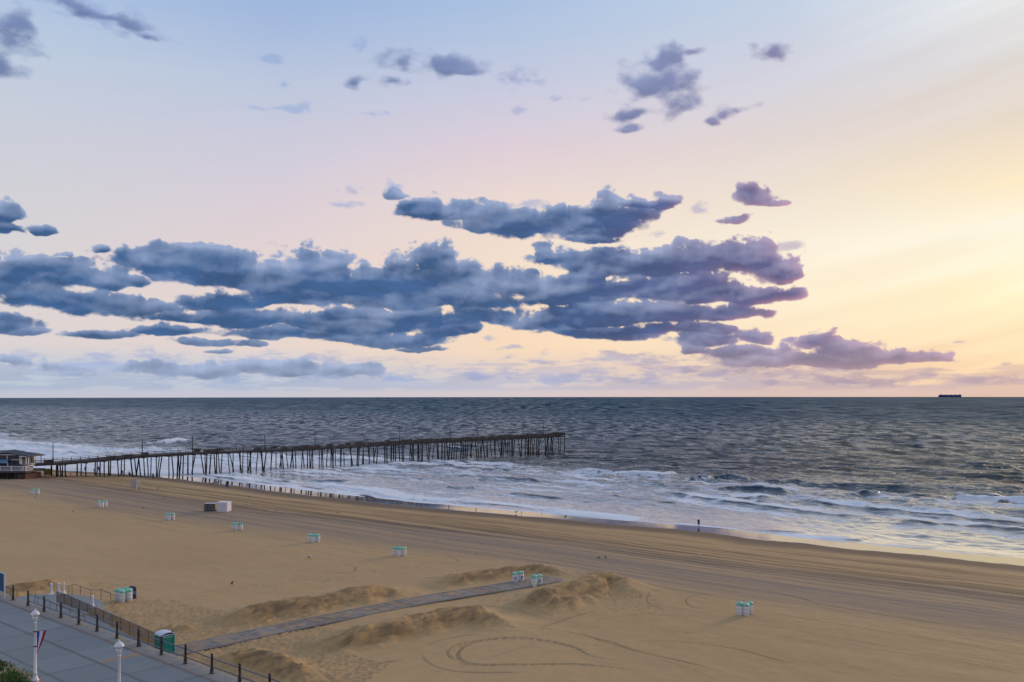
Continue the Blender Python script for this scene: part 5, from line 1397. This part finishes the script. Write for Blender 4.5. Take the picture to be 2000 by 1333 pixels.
    fs += [(0, 4, 3, 2, 1), tuple(len(vs) - 5 + k for k in range(5))]
    rf.add(vs, fs); rfo = rf.build('roof', worn('roof_dark', (0.035, 0.045, 0.065), 0.7, 0.3, 1.0), root)
    MB().box((x(11), 3.2, h(886.0)), (1.1, 0.9, 0.5)).build('vent_box', M_GREY, rfo)
    for px, y in ((58, 2.2), (67.5, 2.2), (73, 2.0), (58, 8.8), (73, 8.8)):
        p = MB(); p.box((x(px), y, (h(893) + h(909)) / 2), (0.22, 0.22, h(893) - h(909)))
        p.beam((x(px), y, h(895.5)), (x(px) + 0.6, y, h(893)), 0.1, 0.1); p.beam((x(px), y, h(895.5)), (x(px) - 0.6, y, h(893)), 0.1, 0.1); p.build('porch_post', trim, root)
    MB().box((x(65.5), 5.4, h(892.6)), (x(76) - x(56), 7.4, 0.25)).build('porch_beam', trim, root)
    MB().box((x(66), 4.0, h(908.5)), (x(75) - x(58), 2.5, 0.5)).build('counter', M_GREY, root)
restaurant()

# ---------------------------------------------------------------- small things under the pier
def marker(px, py, hpx, tilt, lab):
    s, t, z = ground_at(px, py); X, Y = xy_of(s, t)
    root = thing('marker_post', lab, 'post', (s, t, z), -PHI, 'red marker posts at the foot of the pier'); h = hpx * Y / FPX
    MB().tube([(0, 0, -0.1), (tilt * h, 0, h)], 0.09, 8).build('post', M_RED, root, smooth=True)
    MB().box((tilt * h * .5, 0, h * .75), (0.26, 0.05, h * .3)).build('flag', M_RED, root)
marker(95.3, 935, 7.0, 0.1, 'red marker post just right of the restaurant, nearest the camera')
marker(138.2, 932.5, 9.0, 0.0, 'red marker post standing apart on the open sand')
marker(88, 932, 5, 0.5, 'leaning red marker post close to the restaurant piles')
def notice():
    s, t, z = ground_at(96, 927.5); X, Y = xy_of(s, t); u = Y / FPX
    root = thing('storage_cage', 'olive yellow boarded cage under the shoreward end of the pier', 'cage', (s, t, z), -PHI)
    MB().box((-2.0 * u, 0, 6 * u), (14 * u, 1.2, 11 * u)).build('board', worn('olive_board', (0.14, 0.115, 0.035), 0.8, 0.3, 2), root)
    MB().box((5.5 * u, -0.3, 14.5 * u), (3 * u, 0.2, 5 * u)).build('sign', M_WHITEC, root)
    MB().box((5.0 * u, -0.42, 16 * u), (2.2 * u, 0.05, 2.5 * u)).build('sign_mark', M_REDC, root)
notice()

# ---------------------------------------------------------------- people
def skin_mesh(name, joints, edges, mat, parent, sub=2):
    me = bpy.data.meshes.new(name); me.from_pydata([j[0] for j in joints], edges, [])
    o = bpy.data.objects.new(name, me); COL.objects.link(o)
    mo = o.modifiers.new('skin', 'SKIN'); mo.use_smooth_shade = True
    sv = me.skin_vertices[0].data
    for i, j in enumerate(joints):
        r = j[1]; sv[i].radius = (r, r) if not isinstance(r, tuple) else r
        sv[i].use_root = (i == 0)
    sb = o.modifiers.new('sub', 'SUBSURF'); sb.levels = sub; sb.render_levels = sub
    dg = bpy.context.evaluated_depsgraph_get(); dg.update()
    nm = bpy.data.meshes.new_from_object(o.evaluated_get(dg)); o.modifiers.clear(); o.data = nm
    nm.name = name; nm.materials.clear(); nm.materials.append(mat)
    o.parent = parent; bpy.data.meshes.remove(me); return o
def person(label, px, py, hpx, top, legs, skin, yaw=0.0, pose='stand', hair=M_HAIR, short=True, base=None, group=None, elbows=0.16):
    if base is None: s, t, z = ground_at(px, py)
    else: s, t, z = base
    X, Y = xy_of(s, t)
    H = hpx * Y / FPX; k = H / 1.75
    if pose == 'bend': k = H / 1.25
    if pose == 'crouch': k = H / 1.05
    root = thing('person', label, 'person', (s, t, z), -PHI + yaw, group, size=k)
    hip = 0.92; f = 0.0
    if pose == 'bend': sh = (0.0, -0.42, 1.18); hd = (0.0, -0.62, 1.16); nk = (0.0, -0.50, 1.20); pel = (0, 0.02, 0.93)
    elif pose == 'crouch': sh = (0.0, -0.14, 0.85); hd = (0.0, -0.20, 1.02); nk = (0.0, -0.16, 0.93); pel = (0, 0.08, 0.38)
    else: sh = (0.0, 0.0, 1.42); hd = (0.0, -0.03, 1.63); nk = (0.0, -0.01, 1.50); pel = (0, 0, 0.93)
    mid = tuple((pel[i] + sh[i]) / 2 for i in range(3))
    J = [(pel, (0.15, 0.11)), (mid, (0.135, 0.10)), (sh, (0.14, 0.10)), (nk, 0.055), (tuple(hd[i] * .6 + nk[i] * .4 for i in range(3)), 0.085), ((hd[0], hd[1], hd[2] + 0.03), (0.088, 0.10)), ((hd[0], hd[1], hd[2] + 0.10), 0.05)]
    E = [(0, 1), (1, 2), (2, 3), (3, 4), (4, 5), (5, 6)]
    hands = []
    legj = {}
    for sx in (-1, 1):
        i = len(J)
        if pose == 'crouch': kn = (sx * 0.16, -0.34, 0.50); an = (sx * 0.13, 0.02, 0.10)
        elif pose == 'walk': kn = (sx * 0.10, -0.16 * sx, 0.50); an = (sx * 0.10, 0.26 * -sx, 0.09)
        else: kn = (sx * 0.12, -0.03, 0.49); an = (sx * 0.14, 0.0, 0.09)
        hp = (sx * 0.11, pel[1], pel[2] - 0.06)
        toe = (an[0] + sx * 0.02, an[1] - 0.17, 0.035)
        J += [(hp, 0.095), (kn, 0.058), (an, 0.042), (toe, 0.038)]; E += [(0, i), (i, i + 1), (i + 1, i + 2), (i + 2, i + 3)]
        legj[sx] = (hp, kn, an)
        i = len(J)
        sp = (sh[0] + sx * 0.19, sh[1], sh[2] - 0.02)
        if pose == 'bend': el = (sx * 0.22, sh[1] - 0.10, sh[2] - 0.27); ha = (sx * 0.12, sh[1] - 0.22, sh[2] - 0.48)
        elif pose == 'crouch': el = (sx * 0.28, sh[1] - 0.08, sh[2] - 0.24); ha = (sx * 0.12, sh[1] - 0.30, sh[2] - 0.30)
        elif pose == 'phone': el = (sx * (0.20 + elbows), sh[1] - 0.02, sh[2] - 0.27); ha = (sx * 0.09, sh[1] - 0.26, sh[2] - 0.20)
        else: el = (sx * (0.20 + elbows * .4), sh[1] + 0.02, sh[2] - 0.29); ha = (sx * 0.24, sh[1] - 0.12, sh[2] - 0.52)
        J += [(sp, 0.062), (el, 0.042), (ha, 0.028)]; E += [(2, i), (i, i + 1), (i + 1, i + 2)]
        arm = (sp, el, ha)
        w = Vector(ha); dr = (Vector(ha) - Vector(el)).normalized(); side = Vector((sx, 0, 0))
        side = (side - dr * side.dot(dr)).normalized(); pal = w + dr * 0.05
        i2 = len(J); J.append((tuple(pal), (0.034, 0.02))); E.append((i + 2, i2))
        for q, (lat, ln) in enumerate(((-.026, .075), (-.009, .085), (.009, .08), (.026, .065))):
            a = pal + side * lat + dr * 0.03; b = a + dr * ln * .6 + Vector((0, 0, -.006)); i3 = len(J)
            J += [(tuple(a), 0.0095), (tuple(b), 0.0085)]; E += [(i2, i3), (i3, i3 + 1)]
        th = w + dr * 0.03 - side * 0.045 ; i3 = len(J); J.append((tuple(th), 0.011)); E.append((i2, i3))
        hands.append(arm)
    skin_mesh('body', J, E, skin, root, 1)
    # face: eyes, nose and mouth
    fc = MB(); c = Vector((hd[0], hd[1] - 0.085, hd[2] + 0.01))
    for sx in (-1, 1): fc.box(c + Vector((sx * .033, -0.008, 0.025)), (0.022, 0.012, 0.010))
    fc.box(c + Vector((0, -0.012, -0.045)), (0.045, 0.012, 0.008)); fc.box(c + Vector((0, -0.018, -0.008)), (0.020, 0.03, 0.035)); fc.build('face', M_HAIR, root)
    # clothing a little larger than the body
    TJ = [(pel[:2] + (pel[2] - 0.10,), (0.185, 0.14)), (mid, (0.18, 0.135)), ((sh[0], sh[1], sh[2] - 0.02), (0.17, 0.125)), (tuple(nk[i] * .6 + sh[i] * .4 for i in range(3)), 0.085)]; TE = [(0, 1), (1, 2), (2, 3)]
    for (sp, el, ha) in hands:
        i = len(TJ); m_ = tuple(el[q] * (.75) + ha[q] * .25 for q in range(3)) if not short else tuple(sp[q] * .35 + el[q] * .65 for q in range(3))
        TJ += [(sp, 0.082), (m_, 0.066)]; TE += [(2, i), (i, i + 1)]
    skin_mesh('shirt', TJ, TE, top, root, 1)
    LJ = [((pel[0], pel[1], pel[2] + 0.02), (0.175, 0.135))]; LE = []
    for sx in (-1, 1):
        hp, kn, an = legj[sx]; i = len(LJ)
        end = tuple(kn[q] * .85 + an[q] * .15 for q in range(3)) if short else tuple(kn[q] * .12 + an[q] * .88 for q in range(3))
        LJ += [(hp, 0.115), (kn, 0.085), (end, 0.075)]; LE += [(0, i), (i, i + 1), (i + 1, i + 2)]
    skin_mesh('shorts' if short else 'trousers', LJ, LE, legs, root, 1)
    if hair is not None:
        hj = [((hd[0], hd[1] + 0.02, hd[2] + 0.055), 0.102), ((hd[0], hd[1] + 0.045, hd[2] + 0.0), 0.085)]
        skin_mesh('hair', hj, [(0, 1)], hair, root, 2)
    return root
s, t = ray(1364.3, 1029.7, 0.0)
person('person in dark shirt and shorts wading alone in the shallow surf', 1364.3, 1029.7, 16.6, M_DARK, M_DARK, M_SKIND, yaw=math.pi, pose='phone', base=(s, t, -0.02), elbows=0.10)
person('taller person in dark clothes standing at the right of the couple by the water', 444.6, 953.6, 15.4, M_DARK, M_JEAN, M_SKIN, yaw=0.4, pose='stand', short=False)
person('person in blue cap and jeans at the left of the couple by the water', 442.0, 953.2, 13.6, M_DARK, M_JEAN, M_SKIN, yaw=-0.6, pose='stand', short=False, hair=M_BLUEC)
person('person in pale top bending down at the edge of the wet sand', 424.5, 947.5, 8.2, M_WHITEC, M_JEAN, M_SKIN, yaw=-1.3, pose='bend', short=False)
person('slim dark figure far under the pier beside the water', 166.3, 921.3, 10.0, M_DARK, M_DARK, M_SKIND, yaw=0.3, short=False)
person('person in dark jacket and blue trousers with a dog under the pier', 192.3, 922.5, 11.8, M_DARK, M_BLUEC, M_SKIN, yaw=0.8, pose='walk', short=False)
person('person in a red jacket crouching under the pier', 253.8, 930, 8.8, M_REDC, M_DARK, M_SKIN, yaw=-0.8, pose='crouch', short=False)
person('person in a bright blue top walking under the pier', 266.3, 929.6, 10.8, M_BLUEC, M_GREY, M_SKIN, yaw=1.1, pose='walk', short=False)
person('person in dark jacket and blue trousers on the sand in front of the pier piles', 298.8, 937.2, 13.8, M_DARK, M_JEAN, M_SKIN, yaw=2.6, short=False)
person('dark figure standing against a thick pier pile', 238.6, 928.2, 10.2, M_DARK, M_DARK, M_SKIND, yaw=0.2, short=False)
def on_pier(px, off, lab, top, yaw):
    k = (px - 1000) / FPX; best = None
    for t in np.arange(120, 312, 0.1):
        s = float(near_s(t)) - off; X, Y = xy_of(s, t); e = abs(X / Y - k)
        if best is None or e < best[0]: best = (e, s, t, Y)
    _, s, t, Y = best
    person(lab, px, 0, 1.75 * FPX / Y, top, M_JEAN, M_SKIN, yaw=yaw, base=(s, t, float(deck_z(t)) + 0.69), short=False)
on_pier(802.3, 3.5, 'person in dark clothes on the pier, left of the two standing there', M_DARK, 0.4)
on_pier(816.0, 3.5, 'person in a brown jacket on the pier, right of the two standing there', worn('brown_cloth', (0.10, 0.05, 0.035), 0.85), 2.0)
on_pier(475.0, 2.5, 'person in a red-brown jacket halfway along the near part of the pier', M_REDC, 1.0)

def dog(px, py, L, yaw, lab):
    s, t, z = ground_at(px, py); root = thing('dog', lab, 'dog', (s, t, z), -PHI + yaw, size=L)
    J = [((-.28, 0, .50), .10), ((0, 0, .50), .10), ((.24, 0, .52), .125), ((.36, 0, .62), .075), ((.46, 0, .74), .075), ((.58, 0, .71), .045), ((.64, 0, .70), .035), ((.43, .05, .82), .02), ((.43, -.05, .82), .02),
         ((-.40, 0, .56), .028), ((-.55, 0, .68), .015)]
    E = [(0, 1), (1, 2), (2, 3), (3, 4), (4, 5), (5, 6), (4, 7), (4, 8), (0, 9), (9, 10)]
    for sy in (-1, 1):
        i = len(J); J += [((.25, sy * .09, .36), .055), ((.26, sy * .09, .20), .032), ((.24, sy * .09, .03), .028), ((.28, sy * .09, .02), .024)]; E += [(2, i), (i, i + 1), (i + 1, i + 2), (i + 2, i + 3)]
        i = len(J); J += [((-.26, sy * .09, .38), .075), ((-.20, sy * .09, .27), .042), ((-.36, sy * .09, .16), .026), ((-.33, sy * .09, .03), .024), ((-.28, sy * .09, .02), .022)]; E += [(0, i), (i, i + 1), (i + 1, i + 2), (i + 2, i + 3), (i + 3, i + 4)]
    skin_mesh('body', J, E, M_DARK, root, 1)
dog(183.8, 920.5, 0.95, 2.5, 'dark dog beside the person with blue trousers under the pier')
dog(414.5, 947.0, 0.80, 0.2, 'dark dog on the wet sand left of the bending person')

# ---------------------------------------------------------------- gulls
def gull(px, py, size, yaw, body, wing, lab, z=None):
    s, t, zz = ground_at(px, py)
    if z is not None: s, t = ray(px, py, z); zz = z
    root = thing('gull', lab, 'bird', (s, t, zz), -PHI + yaw, 'gulls resting on the beach', size=size * 0.8)
    J = [((-.26, 0, .26), .03), ((-.12, 0, .25), .075), ((.03, 0, .25), .095), ((.13, 0, .30), .07), ((.17, 0, .38), .05), ((.20, 0, .42), .05), ((.26, 0, .415), .02), ((.30, 0, .405), .010)]
    skin_mesh('body', J, [(i, i + 1) for i in range(7)], body, root, 1)
    for sy in (-1, 1):
        MB().tube([(.07, sy * .075, .30), (-.08, sy * .09, .30), (-.34, sy * .03, .27)], [.03, .045, .008], 7).build('wing', wing, root, smooth=True)
        MB().tube([(.02, sy * .04, .20), (.0, sy * .045, .10), (.01, sy * .045, 0), (.05, sy * .045, 0.005)], .010, 5).build('leg', M_YEL, root)
G_ = [(34.6, 950, 1.0, 1.2, 1, 'dark gull on the sand left of the lifeguard chair, below the restaurant'), (68.8, 973.5, 1.0, .4, 1, 'dark gull just below the leftmost barrel trio'), (119, 960, 1.1, 2.2, 0, 'white gull between the two leftmost barrel trios'),
 (204, 950, 1.0, 1, 0, 'pale gull on the sand left of the lifeguard chair'), (308, 956, 1.25, .3, 1, 'black-backed gull right of the lifeguard chair'), (319.2, 976, 1.1, 2.0, 1, 'dark gull on the sand left of the gear rack'), (279.5, 994.5, 1.1, 2.8, 1, 'grey gull left of the third barrel trio'),
 (142.5, 1001, .9, .8, 1, 'small dark gull below the second barrel trio'), (486.5, 973.5, 1.25, .6, 1, 'dark gull on the raked sand near the couple'), (604.8, 1093.5, 1.7, .7, 0, 'white gull alone on the open sand, left of centre'), (453, 1144.5, 1.5, 1.5, 1, 'blackish gull alone on the sand above the left sand ridge'),
 (1168.5, 1093, 1.2, .5, 1, 'left dark gull of the pair beyond the wooden path'), (1182.5, 1092, 1.3, 1.8, 1, 'right dark gull of the pair beyond the wooden path'), (1366.5, 1088, 1.3, 1.2, 0, 'pale gull on the raked sand below the wading person'), (1008.2, 1003.5, 1.6, .3, 1, 'gull at the edge of the wet sand in the middle of the picture'),
 (1104.5, 1013.5, 2.0, .9, 1, 'dark gull standing upright in the thin swash'), (660, 1004, 1.0, .3, 1, 'small dark gull at the damp edge of the sand')]
def build_gulls():
    gw = worn('gull_white', (0.62, 0.62, 0.64), 0.7, 0.08, 9); gg = worn('gull_grey', (0.16, 0.16, 0.18), 0.7, 0.2, 9); gk = worn('gull_dark', (0.035, 0.032, 0.032), 0.7, 0.2, 9)
    for x, y, sz, yw, dk, lab in G_: gull(x, y, sz, yw, gk if dk else gw, gk if dk else gg, lab)
build_gulls()

# ---------------------------------------------------------------- ship on the horizon
def ship():
    Y = 10400.0; X = (1855 - 1000) * Y / FPX; u = Y / FPX; zc = -(X * X + Y * Y) / CURV
    s, t = st_of(X, Y)
    root = thing('cargo_ship', 'dark blue car carrier ship far out on the horizon', 'ship', (s, t, zc), -PHI - 0.12)
    L = 42 * u; h = L / 2
    hullm = worn('hull_navy', (0.012, 0.022, 0.10), 0.6, 0.15, 0.02); sup = worn('hull_blue', (0.045, 0.085, 0.26), 0.6, 0.15, 0.02)
    def slab(z0, z1, x0, x1, b, flare0, flare1):
        m = MB(); poly0 = [(x0 + flare0, -b), (x1 - 4, -b), (x1, -b * .6), (x1, b * .6), (x1 - 4, b), (x0 + flare0, b), (x0, 0)]
        poly1 = [(x0 + flare1, -b), (x1 - 3, -b), (x1 + 1, -b * .6), (x1 + 1, b * .6), (x1 - 3, b), (x0 + flare1, b), (x0 - 2, 0)]
        vs = [(p[0], p[1], z0) for p in poly0] + [(p[0], p[1], z1) for p in poly1]; n = 7
        return m.add(vs, [tuple(range(n))[::-1], tuple(range(n, 2 * n))] + [(i, (i + 1) % n, n + (i + 1) % n, n + i) for i in range(n)])
    slab(-8, 13, -h, h, 16, 26, 20).build('hull', hullm, root)
    slab(13, 25, -h + 0.5, h, 16, 20, 14).build('superstructure', sup, root)
    slab(25, 28, -h + 6, h - 3, 15, 10, 9).build('top_deck', hullm, root)
    MB().box((-h + 30, 0, 30), (14, 26, 5), bev=0.4).build('bridge', M_WHITE, root)
    MB().box((-h + 80, 0, 29), (18, 12, 3), bev=0.3).build('deckhouse', M_GREY, root)
    MB().box((18, 0, 30), (7, 8, 7), bev=0.5).build('funnel', hullm, root); MB().box((h - 58, 0, 32), (4, 5, 12), bev=0.5).build('funnel', hullm, root)
    MB().box((h - 12, 0, 30), (10, 24, 5), bev=0.4).build('stern_house', hullm, root)
    MB().tube([(-h + 30, 0, 30), (-h + 30, 0, 42)], 0.8, 6).build('mast', M_GREY, root)
ship()
